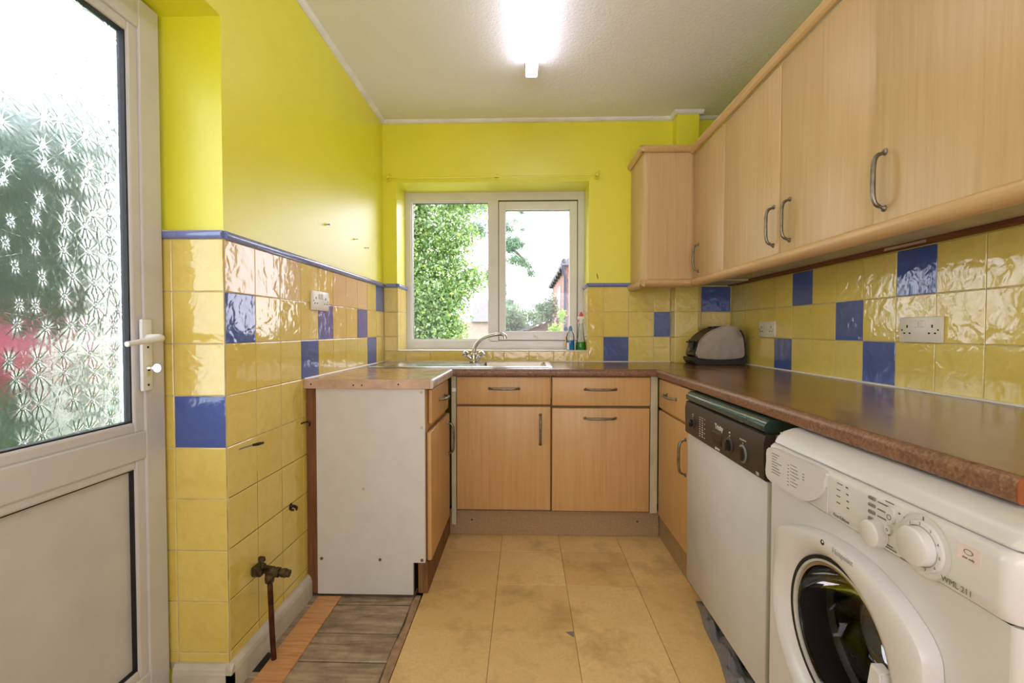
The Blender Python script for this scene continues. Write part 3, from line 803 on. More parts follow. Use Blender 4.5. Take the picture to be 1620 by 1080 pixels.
# cornice and pelmet (L shaped)
bm = B()
cor = lambda o: [(0+o, 2.101), (-.012+o, 2.101), (-.020+o, 2.108), (-.026+o, 2.118), (-.026+o, 2.131), (0+o, 2.131)]
prism(bm, [(.948+a, z-.011) for a, z in cor(0)] , 'y', -2.31, -.305)
prism(bm, [(-.300+a, z) for a, z in cor(0)], 'x', .645, .960)
prism(bm, [(.670+a, z) for a, z in cor(0)], 'y', -.325, -.001)
box(bm, .645, .96, -.326, -.29, 2.1305, 2.133); box(bm, .645, .67, -.326, -.002, 2.1305, 2.133)
tag(obj('cornice', bm, M['beech_h'], None, smooth=False), 'beech cornice moulding running along the tops of the wall cabinets', 'moulding')
bm = B()
pe = [(0, 1.385), (-.018, 1.385), (-.024, 1.380), (-.026, 1.370), (-.022, 1.358), (-.012, 1.348), (0, 1.344)]
prism(bm, [(.955+a, z) for a, z in pe], 'y', -2.31, -.33)
prism(bm, [(-.300+a, z) for a, z in pe], 'x', .645, .955)
prism(bm, [(.674+a, z) for a, z in pe], 'y', -.325, -.001)
tag(obj('light_pelmet', bm, M['beech_h'], None, smooth=True), 'rounded beech pelmet strip running under the wall cabinets', 'moulding')
bt = tag(bx('batten', M['batten'], None, 1.268, RR-.0005, -2.30, -.01, Z0+.002, 1.3915, r=.002), 'rough red-brown batten between right wall tiles and wall cabinets', 'batten')
bx('filler_lump', M['end_pink'], bt, 1.2655, 1.268, -1.45, -1.28, Z0+.004, 1.388, r=.001)
bx('under_panel', M['cream_lam'], a1, .675, .955, -.295, -.09, 1.380, UZ0, r=.0005)
bx('under_panel', M['cream_lam'], a1, 1.072, 1.262, -.299, -.012, 1.381, 1.391, r=.0005)

# ------------------------------------------------------------------ sink
sk = thing('sink', 'stainless steel sink and ribbed drainer set in the worktop below the window', 'sink', (-.34, -.28, WT))
nx, ny = 116, 50
X0, X1, Y0, Y1 = -.842, .152, -.500, -.068
def sz(x, y):
    d = min(x-X0, X1-x, y-Y0, Y1-y)
    z = WT + .001 + .005*min(1, d/.008)
    if d > .02: z -= .0015*min(1, (d-.02)/.01)
    # drainer ribs
    if -.80 < x < -.31 and -.46 < y < -.11:
        z -= .003; z += .0022*max(0, math.cos((y+.28)*2*PI/.035)) if -.76 < x < -.36 else 0
    # bowl
    ux = max(0, min(x+.24, .115-x)); uy = max(0, min(y+.42, -.135-y))
    q = min(ux, uy)
    if q > 0: z -= .145*min(1, q/.022)**.5
    return z
bm = B(); vv = [[bm.verts.new((X0+(X1-X0)*i/nx, Y0+(Y1-Y0)*j/ny, sz(X0+(X1-X0)*i/nx, Y0+(Y1-Y0)*j/ny))) for j in range(ny+1)] for i in range(nx+1)]
for i in range(nx):
    for j in range(ny): bm.faces.new((vv[i][j], vv[i+1][j], vv[i+1][j+1], vv[i][j+1]))
obj('basin', bm, M['steel'], sk, smooth=True)
obj('drain', lathe(B(), [(.03, 0), (.03, .003), (.02, .004), (.018, .001)], at(-.06, -.28, .762)), M['chrome'], sk, smooth=True)
# tap
tp = thing('mixer_tap', 'chrome mixer tap with two knobs and a long curved swan spout', 'tap', (-.317, -.100, WT+.004))
tx, ty = -.317, -.10
bm = B(); lathe(bm, [(.026, 0), (.026, .005), (.021, .012), (.019, .028), (.021, .042), (.016, .052), (.013, .058)], at(tx, ty, WT+.004), 20)
obj('body', bm, M['chrome'], tp, smooth=True)
for s in (-1, 1):
    p0 = Vector((tx+.010*s, ty, WT+.024)); d = Vector((.80*s, -.12, .60)).normalized()
    bm = B(); q = [p0, p0+d*.022, p0+d*.024, p0+d*.036, p0+d*.038, p0+d*.044, p0+d*.064, p0+d*.068]
    tube(bm, q, [.014, .012, .009, .009, .016, .0205, .0205, .015], 10)
    obj('tap_knob', bm, M['chrome'], tp, smooth=True)
sp = catmull([(tx, ty, WT+.05), (tx+.006, ty-.004, WT+.085), (tx+.020, ty-.008, WT+.115), (tx+.050, ty-.014, WT+.145), (tx+.095, ty-.022, WT+.165), (tx+.145, ty-.032, WT+.175), (tx+.180, ty-.038, WT+.176), (tx+.194, ty-.041, WT+.166), (tx+.196, ty-.042, WT+.150)], 4)
obj('spout', tube(B(), sp, [.0125 if i < 4 else .011 if i < 26 else .0125 for i in range(len(sp))], 14), M['chrome'], tp, smooth=True)

# ------------------------------------------------------------------ bottles on sill
def sq_lathe(bm, prof, x, y, z, sq=.72, seg=20, sx=1, sy=1):
    lathe(bm, prof, Matrix.Translation((x, y, z)) @ Matrix.Diagonal((sx, sy, 1, 1)), seg)
b1 = thing('soap_bottle', 'clear bottle half full of blue liquid with pale blue cap on the sill', 'bottle', (.297, .085, WZ0+.002))
zs = WZ0+.002
bm = B(); sq_lathe(bm, [(.026, 0), (.028, .004), (.028, .085), (.024, .105), (.012, .122), (.011, .130)], .297, .085, zs, sx=.95, sy=.7); obj('bottle_body', bm, M['bottle'], b1, smooth=True)
bm = B(); sq_lathe(bm, [(.024, .003), (.0262, .005), (.0262, .062), (.024, .063)], .297, .085, zs, sx=.95, sy=.7); obj('liquid', bm, M['blue_liq'], b1, smooth=True)
bm = B(); sq_lathe(bm, [(.0135, .124), (.0135, .142), (.010, .146), (.008, .156), (.004, .158)], .297, .085, zs); obj('cap', bm, M['blue_cap'], b1, smooth=True)
bx('label', M['orange'], b1, .2665, .2695, .072, .098, zs+.012, zs+.088, r=.001, label='orange-edged label on the left side')
bx('label', M['white_pl'], b1, .272, .288, .0655, .0675, zs+.004, zs+.05, r=.0005)
b2 = thing('spray_bottle', 'clear spray bottle with green liquid and red nozzle on the sill', 'bottle', (.366, .085, WZ0+.002))
bm = B(); sq_lathe(bm, [(.032, 0), (.035, .006), (.035, .03), (.030, .058), (.022, .095), (.019, .135), (.0125, .165), (.012, .18)], .366, .085, zs, sx=.95, sy=.62); obj('bottle_body', bm, M['bottle'], b2, smooth=True)
bm = B(); sq_lathe(bm, [(.030, .003), (.0335, .007), (.0335, .030), (.0305, .052), (.029, .053)], .366, .085, zs, sx=.95, sy=.62); obj('liquid', bm, M['green_liq'], b2, smooth=True)
bm = B(); sq_lathe(bm, [(.0145, .176), (.0145, .200)], .366, .085, zs); box(bm, .343, .386, .077, .093, zs+.198, zs+.222, r=.005, seg=2); obj('spray_head', bm, M['white_pl'], b2)
bm = B(); prism(bm, [(.354, zs+.220), (.382, zs+.220), (.379, zs+.236), (.372, zs+.240), (.371, zs+.250), (.362, zs+.250), (.361, zs+.240), (.356, zs+.234)], 'y', .075, .095, r=.002); obj('nozzle', bm, M['red_pl'], b2)
bm = B(); tube(bm, [(.350, .085, zs+.200), (.343, .085, zs+.188), (.341, .085, zs+.172)], [.005, .005, .004], 8); obj('trigger', bm, M['pink_pl'], b2, smooth=True)

# ------------------------------------------------------------------ toaster
ts = thing('toaster', 'rounded stainless steel toaster with black base in the worktop corner', 'toaster', (1.12, -.2, WT))
prof = [(.989, .944), (.990, .996), (1.002, 1.04), (1.031, 1.073), (1.075, 1.103), (1.126, 1.121), (1.18, 1.127), (1.213, 1.116), (1.236, 1.090), (1.250, 1.055), (1.256, 1.011), (1.259, .959), (1.245, .942), (1.115, .932)]
cl = [(v.x, v.y) for v in catmull([(a, b, 0) for a, b in prof], 3, True)]
obj('side_shell', prism(B(), cl, 'y', -.275, -.252, r=.006), M['steel_toast'], ts, smooth=True)
obj('side_shell', prism(B(), cl, 'y', -.120, -.097, r=.006), M['steel_toast'], ts, smooth=True)
mid = [(1.12+(a-1.12)*1.0-.002, .93+(b-.93)*.985) for a, b in cl]
obj('top_shell', prism(B(), mid, 'y', -.252, -.120), M['black_pl'], ts, smooth=True)
bm = B(); box(bm, 1.10, 1.205, -.232, -.200, 1.075, 1.122, r=.003); box(bm, 1.10, 1.205, -.172, -.140, 1.075, 1.122, r=.003)
obj('bread_slots', bm, M['black_pl'], ts)
bs = [(.985, WT+.002), (.968, .925), (.966, .944), (.990, .942), (1.05, .936), (1.12, .933), (1.20, .936), (1.245, .944), (1.262, .965), (1.275, .955), (1.272, .915), (1.258, WT+.002)]
obj('base', prism(B(), bs, 'y', -.272, -.100, r=.003), M['black_pl'], ts)
bk = [(1.236, 1.098), (1.252, 1.062), (1.260, 1.011), (1.262, .95), (1.275, .95), (1.272, 1.02), (1.262, 1.07), (1.244, 1.102)]
obj('end_cover', prism(B(), bk, 'y', -.255, -.117), M['black_pl'], ts, smooth=True)
bm = B(); box(bm, .979, .990, -.225, -.150, .955, 1.045, r=.004); obj('control_plate', bm, M['black_pl'], ts)
bm = B(); box(bm, .962, .985, -.212, -.160, 1.026, 1.036, r=.003); obj('lever', bm, M['black_pl'], ts)
bm = B(); lathe(bm, [(.012, 0), (.012, .008), (.009, .01)], at(.981, -.188, .985, '-x'), 16); obj('dial', bm, M['steel_toast'], ts, smooth=True)

# ------------------------------------------------------------------ sockets
def socket(label, plane, face, yc, zc):
    s = 1 if plane == 'x+' else -1       # outward
    t = thing('wall_socket', label, 'socket', (face, yc, zc))
    w2, h2 = .081, .042; d = .011
    fx = face+s*d
    bm = B(); box(bm, face+s*.0002, fx, yc-w2, yc+w2, zc-h2, zc+h2, r=.004, seg=2)
    obj('face_plate', bm, M['socket'], t, smooth=True)
    for sd in (-1, 1):
        bx('switch', M['socket'], t, fx-s*.001, fx+s*.004, yc+sd*.013-.0085, yc+sd*.013+.0085, zc+.008, zc+.030, r=.002)
        bm = B(); c = yc+sd*.048
        box(bm, fx-s*.001, fx+s*.0006, c-.0025, c+.0025, zc+.006, zc+.016)
        box(bm, fx-s*.001, fx+s*.0006, c-.0145, c-.0075, zc-.014, zc-.009)
        box(bm, fx-s*.001, fx+s*.0006, c+.0075, c+.0145, zc-.014, zc-.009)
        obj('pin_slots', bm, M['dark'], t)
        obj('screw', lathe(B(), [(.003, 0), (.0028, .0007)], at(fx-s*.0002, yc+sd*.069, zc-.001, 'x' if s > 0 else '-x'), 10), M['dark'], t)
    return t
socket('white double socket on the left tiled wall above the end unit', 'x+', L, -.945, 1.228)
socket('white double socket on the right tiled wall beside the toaster', 'x-', RR, -.445, 1.106)
socket('white double socket on the right tiled wall nearest the camera, below a blue tile', 'x-', RR, -1.405, 1.102)

# ------------------------------------------------------------------ dishwasher
dw = thing('dishwasher', 'white dishwasher with charcoal control panel under the right worktop', 'dishwasher', (.96, -1.38, 0))
DY = (-1.686, -1.068)
bx('body', M['appliance'], dw, .682, 1.255, DY[0]+.006, DY[1]-.004, .10, .815, r=.003)
bx('door', M['appliance'], dw, .660, .682, DY[0], DY[1], .088, .686, r=.005, seg=2, smooth=True)
bx('kick_panel', M['white_lam'], dw, .700, .715, DY[0]+.01, DY[1]-.03, .045, .10, r=.002)
bx('base', M['dark'], dw, .72, 1.25, DY[0]+.01, DY[1]-.01, .002, .10)  # black block standing in for the deep shade behind the kick panel
for y in (DY[0]+.05, DY[1]-.06): obj('foot', lathe(B(), [(.018, 0), (.018, .01), (.008, .012), (.008, .1)], at(.74, y, .001), 12), M['black_pl'], dw)
pn = [(.682, .688), (.656, .688), (.651, .694), (.649, .79), (.653, .812), (.660, .816), (.682, .816)]
fp = obj('control_panel', prism(B(), pn, 'y', DY[0], DY[1]), M['dw_panel'], dw, smooth=True)
hd = [(.76, .820), (.658, .820), (.652, .824), (.652, .838), (.658, .848), (.672, .856), (.76, .858)]
obj('door_handle', prism(B(), hd, 'y', DY[0]+.004, DY[1]-.002), M['dw_green'], dw, smooth=True)
bx('side_gap', M['dark'], dw, .668, .76, DY[0]+.004, DY[1]-.004, .8155, .8205)
PX = .6495
def dial(y, z, r, r2, m1, m2, x, parent=None, h=.012):
    bm = B(); lathe(bm, [(r, 0), (r, .002), (r*.95, .003), (r2, .004)], at(x, y, z, '-x'), 28); d = obj('dial_ring', bm, m1, parent, smooth=True)
    bm = B(); lathe(bm, [(r2, 0), (r2*.95, h), (r2*.8, h+.0015)], at(x-.003, y, z, '-x'), 28); k = obj('knob', bm, m2, parent, smooth=True)
    return k
dial(-1.156, .742, .021, .015, M['dw_panel'], M['dw_dark'], PX, fp)
dial(-1.476, .735, .026, .018, M['dw_panel'], M['dw_dark'], PX, fp)
dial(-1.566, .732, .027, .022, M['wm_grey'], M['dw_dark'], PX, fp, .004)
bx('display', M['dw_dark'], fp, PX-.001, PX+.003, -1.415, -1.335, .712, .754, r=.001)
bx('display', M['black_pl'], fp, PX-.0015, PX, -1.410, -1.345, .714, .732)
text('Tricity', .024, (PX-.0005, -1.395, .774), '-x', M['print_white'], fp, bold=.0006)
text('BENDIX', .011, (PX-.0005, -1.385, .700), '-x', M['print_white'], fp, bold=.0003)
text('TB5', .011, (PX-.001, -1.655, .700), '-x', M['print_white'], fp, bold=.0003)
text('start', .008, (PX-.0005, -1.156, .776), '-x', M['print_white'], fp); text('0', .010, (PX-.0005, -1.156, .768), '-x', M['print_white'], fp)
text('salt', .009, (PX-.0005, -1.476, .776), '-x', M['print_white'], fp); text('programmes', .008, (PX-.0005, -1.566, .774), '-x', M['print_white'], fp)
for (y, z) in ((-1.476, .766), (-1.566, .764)):
    bx('mark', M['print_white'], fp, PX-.0006, PX, y-.0015, y+.0015, z-.003, z+.002)
bm = B()
for i in range(9):
    z = .776-i*.0085
    for y0_, w_ in ((-1.222, .012), (-1.244, .016), (-1.268, .009)):
        if y0_ < -1.26 and i % 2: continue
        box(bm, PX-.0004, PX+.0001, y0_-w_*rnd.uniform(.7, 1), y0_, z, z+.0028)
o = obj('printed_lines', bm, M['print_white'], fp); o['kind'] = 'stuff'
bx('pinstripe', M['wm_grey'], fp, PX-.0004, PX+.0006, DY[0]+.02, DY[1]-.02, .7885, .7892)

# ------------------------------------------------------------------ washing machine
wm = thing('washing_machine', 'white front-loading washing machine with round glass door at the worktop end', 'washing machine', (.95, -2.08, 0))
WY = (-2.372, -1.782)
bm = B(); box(bm, .640, 1.23, WY[0]+.001, WY[0]+.014, .02, .845); box(bm, .640, 1.23, WY[1]-.014, WY[1]-.001, .02, .845)
box(bm, 1.215, 1.23, WY[0]+.014, WY[1]-.014, .02, .845); box(bm, .64, 1.215, WY[0]+.014, WY[1]-.014, .02, .04); box(bm, .66, 1.215, WY[0]+.014, WY[1]-.014, .80, .845)
obj('body', bm, M['wm_side'], wm)
for y in (WY[0]+.05, WY[1]-.05): obj('foot', lathe(B(), [(.02, 0), (.02, .01), (.01, .012), (.01, .03)], at(.68, y, .001), 12), M['black_pl'], wm)
# front with a hole for the door
yc, zc, rh = -2.045, .495, .160
def plate_with_hole(x0, x1, y0, y1, z0, z1, cy, cz, r, n=48):
    bm = B(); ins = []; outs = []
    for k in range(n):
        a = 2*PI*k/n; dy, dz = math.cos(a), math.sin(a)
        s = min(((y1-cy)/dy if dy > 1e-9 else 1e9), ((y0-cy)/dy if dy < -1e-9 else 1e9), ((z1-cz)/dz if dz > 1e-9 else 1e9), ((z0-cz)/dz if dz < -1e-9 else 1e9))
        ins.append((cy+dy*r, cz+dz*r)); outs.append((cy+dy*s, cz+dz*s))
    rings = [[bm.verts.new((x, p[0], p[1])) for p in P] for x, P in ((x1, ins), (x0, ins), (x0, outs), (x1, outs))]
    for q in range(3):
        for k in range(n): bm.faces.new((rings[q][k], rings[q][(k+1) % n], rings[q+1][(k+1) % n], rings[q+1][k]))
    # corner fills
    for yy in (y0, y1):
        for zz in (z0, z1):
            cand = sorted(range(n), key=lambda k: (outs[k][0]-yy)**2+(outs[k][1]-zz)**2)[:2]
            a, b = cand
            if abs(a-b) in (1, n-1):
                v = bm.verts.new((x0, yy, zz)); 
                try: bm.faces.new((rings[2][a], rings[2][b], v))
                except ValueError: pass
    bmesh.ops.recalc_face_normals(bm, faces=bm.faces[:])
    return bm
bmf = plate_with_hole(.616, .645, WY[0]+.012, WY[1]-.012, .03, .726, yc, zc, .168)
obj('front_panel', bmf, M['wm'], wm)
for yy0, yy1 in ((WY[0], WY[0]+.0125), (WY[1]-.0125, WY[1])):
    pts = []
    s = 1 if yy0 == WY[0] else -1
    e0 = WY[0] if s > 0 else WY[1]
    pts = [(.616, e0+s*.0125)] + [(.616+.012-.012*math.cos(a), e0+s*(.0125-.012*math.sin(a))) for a in [PI/2*k/5 for k in range(1, 6)]] + [(.645, e0+s*.0005), (.645, e0+s*.0125)]
    obj('corner_edge', prism(B(), pts, 'z', .03, .726), M['wm'], wm, smooth=True)
# control panel and lid: profile with rounded ends
def rounded_sweep(prof, y0, y1, rr=.028, n=6, back=None):
    """prof (x,z) swept along y; ends rounded by pulling x back"""
    bm = B(); st = []
    for k in range(n+1):
        a = PI/2*k/n; st.append((y0+rr*(1-math.cos(a))*.75, rr*(1-math.sin(a))))
    st = st + [(y1-(y-y0), d) for y, d in reversed(st)]
    rings = []
    for y, d in st:
        rings.append([bm.verts.new((x+d*max(0, min(1, (.80-x)/.19)), y, z)) for x, z in prof])
    m = len(prof)
    for i in range(len(rings)-1):
        for k in range(m): bm.faces.new((rings[i][k], rings[i][(k+1) % m], rings[i+1][(k+1) % m], rings[i+1][k]))
    bm.faces.new(rings[0]); bm.faces.new(rings[-1][::-1])
    bmesh.ops.recalc_face_normals(bm, faces=bm.faces[:]); return bm
cp = [(.70, .729), (.612, .729), (.608, .733), (.6065, .75), (.6065, .78), (.6065, .806), (.609, .8145), (.616, .820), (.70, .820)]
panel = obj('control_panel', rounded_sweep(cp, WY[0], WY[1]), M['wm'], wm, smooth=True)
ld = [(1.235, .822), (.620, .822), (.619, .825), (.626, .838), (.640, .849), (.662, .856), (.70, .859), (1.235, .860)]
obj('lid', rounded_sweep(ld, WY[0], WY[1]), M['wm'], wm, smooth=True)
bx('seam', M['print'], wm, .640, .9, WY[0]+.008, WY[1]-.008, .7262, .7288)
bx('seam', M['print'], wm, .640, .9, WY[0]+.008, WY[1]-.008, .8200, .8222)
PW = .6062
# detergent drawer
dr = catmull([(-1.800, .735, 0), (-1.795, .775, 0), (-1.806, .812, 0), (-1.90, .8165, 0), (-2.012, .8165, 0), (-2.017, .800, 0), (-2.010, .772, 0), (-1.985, .748, 0), (-1.945, .733, 0), (-1.88, .732, 0)], 4, True)
bm = prism(B(), [(v.x, v.y) for v in dr], 'x', .600, .620)
dd = obj('detergent_drawer', bm, M['wm'], wm, smooth=True)
bx('recess_shade', M['wm_shade_trim'], wm, .6050, .6075, -2.021, -1.925, .733, .786, r=.001)  # flat greyer slab paints the shade in the drawer scoop
def lines(parent, x, spec, mat=M['print']):
    bm = B()
    for (y, z, w_, h_) in spec: box(bm, x-.0004, x+.0001, y-w_, y, z, z+h_)
    o = obj('printed_lines', bm, mat, parent); o['kind'] = 'stuff'; return o
PX2 = .5998
spec = [(-1.822, .802-.0065*i, rnd.uniform(.018, .046), .0014) for i in range(8)]
spec += [(-1.888, .792-.0075*i, .006, .0014) for i in range(7)]
spec += [(-1.900, .796-.0075*i, .003, .0014) for i in range(7)] + [(-1.906, .796-.0075*i, rnd.uniform(.012, .03), .0014) for i in range(7)]
spec += [(-1.945, .789-.006*i, .007, .0014) for i in range(3)]
lines(dd, PX2, spec)
for i in range(4):
    z = .8035-.0125*i; y = -2.070-.004*(i*.3)
    bx('indicator', M['print'], panel, PW-.0004, PW+.003, y-.007, y, z-.0016, z+.0016, r=.0008)
    y2 = -2.132; z2 = .8070-.0122*i
    bx('option_button', M['wm_grey'], panel, PW-.0022, PW+.002, y2-.013, y2+.003, z2-.003, z2+.003, r=.0014)
lines(panel, PW-.0002, [(-2.046, .8035-.0125*i, .016 if i == 0 else .010, .0018) for i in range(4)] + [(-2.150, .8050-.0122*i, (.030, .022, .026, .026)[i], .0020) for i in range(4)]
      + [(-2.167, .822-.009, .018, .0018), (-2.205, .800, .016, .0018), (-2.205, .7955, .018, .0018), (-2.168, .7585, .010, .0018), (-2.168, .741, .016, .0018), (-2.168, .7365, .024, .0018)]
      + [(-2.200, .7325, .045, .0020)])
text('First Edition', .0090, (PW-.0008, -2.060, .7400), '-x', M['print'], panel)
text('WML 211', .0115, (PW-.0008, -2.297, .741), '-x', M['wm_grey'], panel)
bm = B(); pts = [(v.x, v.y) for v in catmull([(-2.188, .785, 0), (-2.188, .803, 0), (-2.180, .8085, 0), (-2.172, .803, 0), (-2.172, .785, 0), (-2.180, .780, 0)], 3, True)]
prism(bm, pts, 'x', PW-.004, PW+.004, r=.001); obj('power_button', bm, M['wm'], panel, smooth=True)
bm = B(); lathe(bm, [(.0045, 0), (.0045, .0004), (.0035, .0004)], at(PW-.0041, -2.180, .791, '-x'), 16, caps=False); obj('power_mark', bm, M['print'], panel)
bm = B(); lathe(bm, [(.0075, 0), (.007, .004)], at(PW, -2.176, .7685, '-x'), 20); obj('start_button', bm, M['wm'], panel, smooth=True)
bm = B(); lathe(bm, [(.0025, 0), (.0025, .0004), (.0015, .0004)], at(PW-.0041, -2.176, .7685, '-x'), 12, caps=False); obj('start_mark', bm, M['print'], panel)
bm = B(); lathe(bm, [(.0018, 0), (.0018, .0006)], at(PW, -2.196, .8035, '-x'), 10); obj('indicator', bm, M['print'], panel)
bm = B(); lathe(bm, [(.0235, 0), (.0235, .001), (.0225, .0015), (.0220, .0155), (.019, .0178)], at(PW, -2.151, .7515, '-x'), 32); kk = obj('temperature_knob', bm, M['wm'], panel, smooth=True)
yk, zk = -2.242, .7725
bm = B(); lathe(bm, [(.0475, 0), (.0475, .0005), (.0455, .0007)], at(PW+.0004, yk, zk, '-x'), 48); rg = obj('dial_surround', bm, M['wm_shade_trim'], panel, smooth=True)
bm = B(); lathe(bm, [(.0455, 0), (.0453, .0011)], at(PW+.0004, yk, zk, '-x'), 48); obj('dial_face', bm, M['wm'], panel, smooth=True)
bm = B(); lathe(bm, [(.0375, 0), (.037, .0045), (.036, .005)], at(PW, yk, zk, '-x'), 40); obj('dial_skirt', bm, M['wm'], panel, smooth=True)
bm = B(); lathe(bm, [(.029, .005), (.0285, .019), (.025, .0215)], at(PW, yk, zk, '-x'), 40); obj('programme_knob', bm, M['wm'], panel, smooth=True)
bm = B(); lathe(bm, [(.0305, .005), (.0305, .0062), (.029, .0062)], at(PW, yk, zk, '-x'), 40, caps=False); obj('chrome_ring', bm, M['chrome'], panel, smooth=True)
for k, ch in enumerate('12345678'):
    a = R(125)-k*R(33)
    text(ch, .0062, (PW-.0052, yk-.0335*math.cos(a), zk+.0335*math.sin(a)), '-x', M['print'], panel)
bx('dial_mark', M['print'], panel, PW-.0014, PW-.0006, yk-.001, yk+.0012, zk+.0385, zk+.0445)
st = bx('sticker', M['sticker'], panel, PW-.0001, PW+.0005, -2.330, -2.296, .783, .806)
bm = B(); lathe(bm, [(.0050, 0), (.0050, .0004), (.0038, .0004)], Matrix.Translation((PW-.0002, -2.313, .7965)) @ Matrix.Diagonal((1, 1.4, .8, 1)) @ Matrix.Rotation(-PI/2, 4, 'Y'), 20, caps=False); obj('sticker_mark', bm, M['wm_grey'], panel)
text('one only', .005, (PW-.0004, -2.313, .7880), '-x', M['wm_grey'], panel)
# porthole door
outer = catmull([(-1.853, .610, 0), (-1.866, .650, 0), (-1.925, .676, 0), (-2.004, .695, 0), (-2.093, .701, 0), (-2.170, .688, 0), (-2.232, .660, 0), (-2.268, .628, 0), (-2.277, .590, 0), (-2.278, .50, 0), (-2.277, .40, 0),
                 (-2.266, .350, 0), (-2.225, .312, 0), (-2.150, .283, 0), (-2.060, .276, 0), (-1.985, .290, 0), (-1.930, .328, 0), (-1.880, .385, 0), (-1.852, .44, 0), (-1.848, .52, 0)], 3, True)
n = len(outer)
oc = [(-2.06+(v.x+2.06)*.972, .489+(v.y-.489)*.972) for v in outer]
wd = None
def ring_pts(r, cy=yc, cz=zc):
    out = []
    for (y, z) in oc:
        a = math.atan2(z-cz, y-cy); out.append((cy+r*math.cos(a), cz+r*math.sin(a)))
    return out
def scl(s, k=0): return [(-2.065+(y+2.065)*s, .489+(z-.489)*s) for y, z in oc]
levels = [(.6155, scl(1.0)), (.596, scl(.998)), (.587, scl(.985)), (.584, scl(.955)), (.584, ring_pts(.182)), (.588, ring_pts(.170)), (.600, ring_pts(.158)), (.615, ring_pts(.149)), (.618, ring_pts(.146))]
bm = B(); rings = [[bm.verts.new((x, y, z)) for y, z in P] for x, P in levels]
for i in range(len(rings)-1):
    for k in range(n): bm.faces.new((rings[i][k], rings[i][(k+1) % n], rings[i+1][(k+1) % n], rings[i+1][k]))
bmesh.ops.recalc_face_normals(bm, faces=bm.faces[:])
wd = obj('porthole_door', bm, M['wm'], wm, smooth=True)
def ringtube(x, r, t, mat, name):
    bm = B(); lathe(bm, [(r-t, -.004), (r+t, -.004), (r+t, .004), (r-t, .004), (r-t, -.004)], at(x, yc, zc, '-x'), 56, caps=False)
    return obj(name, bm, mat, wd, smooth=True)
ringtube(.612, .1475, .0035, M['dark'], 'seal_ring')
ringtube(.613, .141, .0025, M['wm_shade_trim'], 'trim_ring')
ringtube(.6165, .1345, .003, M['chrome'], 'trim_ring')
bm = B(); lathe(bm, [(.131, .0), (.128, -.03), (.105, -.085), (.09, -.10), (.0, -.104)], at(.618, yc, zc, '-x'), 48, caps=False)
obj('glass_bowl', bm, M['smoke'], wd, smooth=True)
bm = B(); lathe(bm, [(.142, .002), (.150, -.05), (.160, -.075), (.150, -.085)], at(.618, yc, zc, '-x'), 48, caps=False)
obj('rubber_gasket', bm, M['rubber'], wm, smooth=True)
bm = B(); lathe(bm, [(.150, -.085), (.152, -.09), (.225, -.12), (.225, -.38), (.0, -.40)], at(.618, yc, zc, '-x'), 48, caps=False)
obj('drum', bm, M['drum'], wm, smooth=True)
bm = B()
for i in range(26):
    for j in range(7):
        a = 2*PI*(i+.5*(j % 2))/26; bmesh.ops.create_cube(bm, size=.005, matrix=Matrix.Translation((.76+j*.032, yc+.2235*math.cos(a), zc+.2235*math.sin(a))))
o = obj('drum_holes', bm, M['black_pl'], wm); o['kind'] = 'stuff'
for k in range(3):
    a = R(100+120*k); bm = B()
    prism(bm, [(yc+.224*math.cos(a-.16), zc+.224*math.sin(a-.16)), (yc+.17*math.cos(a), zc+.17*math.sin(a)), (yc+.224*math.cos(a+.16), zc+.224*math.sin(a+.16))], 'x', .75, .99, r=.004)
    obj('drum_paddle', bm, M['drum'], wm, smooth=True)
# fix: cut the body front so the drum shows = body is only a shell
# door pull
bm = B(); prism(bm, [(-2.176, .545), (-2.200, .540), (-2.203, .450), (-2.178, .440), (-2.166, .490)], 'x', .578, .600, r=.003)
obj('door_pull', bm, M['wm'], wd, smooth=False)
M['grey_light'] = plain('pale_grey_print', (164, 164, 168), 0.5)
text('Hotpoint', .015, (.5828, -2.098, .684), '-x', M['grey_light'], wd)
bm = B(); lathe(bm, [(.0055, 0), (.005, .0006)], at(.5838, -2.040, .684, '-x'), 20); obj('logo', bm, M['black_pl'], wd)
bm = B(); lathe(bm, [(.0022, 0), (.002, .0004)], at(.5830, -2.042, .686, '-x'), 12); obj('logo_dot', bm, M['white_pl'], wd)

# ------------------------------------------------------------------ grey plastic bag under dishwasher
def crumple(name, x0, x1, y0, y1, mat, h, seed):
    from mathutils import noise
    bm = B(); nx_, ny_ = 16, 70; g = []
    for i in range(nx_+1):
        row = []
        for j in range(ny_+1):
            u, v = i/nx_, j/ny_
            edge = min(1, v*9, (1-v)*5)
            xx0 = x0 + .078*v + .004*math.sin(v*13+seed)
            x = xx0+(x1-xx0)*u; y = y0+(y1-y0)*v
            nn = noise.noise(Vector((x*26, y*11, seed))) + .6*noise.noise(Vector((x*70, y*26, seed+3)))
            z = .002 + h*edge*math.sin(PI*min(1, u*1.1))**.6*(.62+.5*nn)
            row.append(bm.verts.new((x, y, max(.0015, z))))
        g.append(row)
    for i in range(nx_):
        for j in range(ny_): bm.faces.new((g[i][j], g[i+1][j], g[i+1][j+1], g[i][j+1]))
    bmesh.ops.recalc_face_normals(bm, faces=bm.faces[:])
    return obj(name, bm, mat, None, smooth=False)
tag(crumple('plastic_bag', .612, .725, -1.66, -1.085, M['bag'], .060, 2.0), 'crumpled grey plastic bag stuffed under the dishwasher', 'bag')

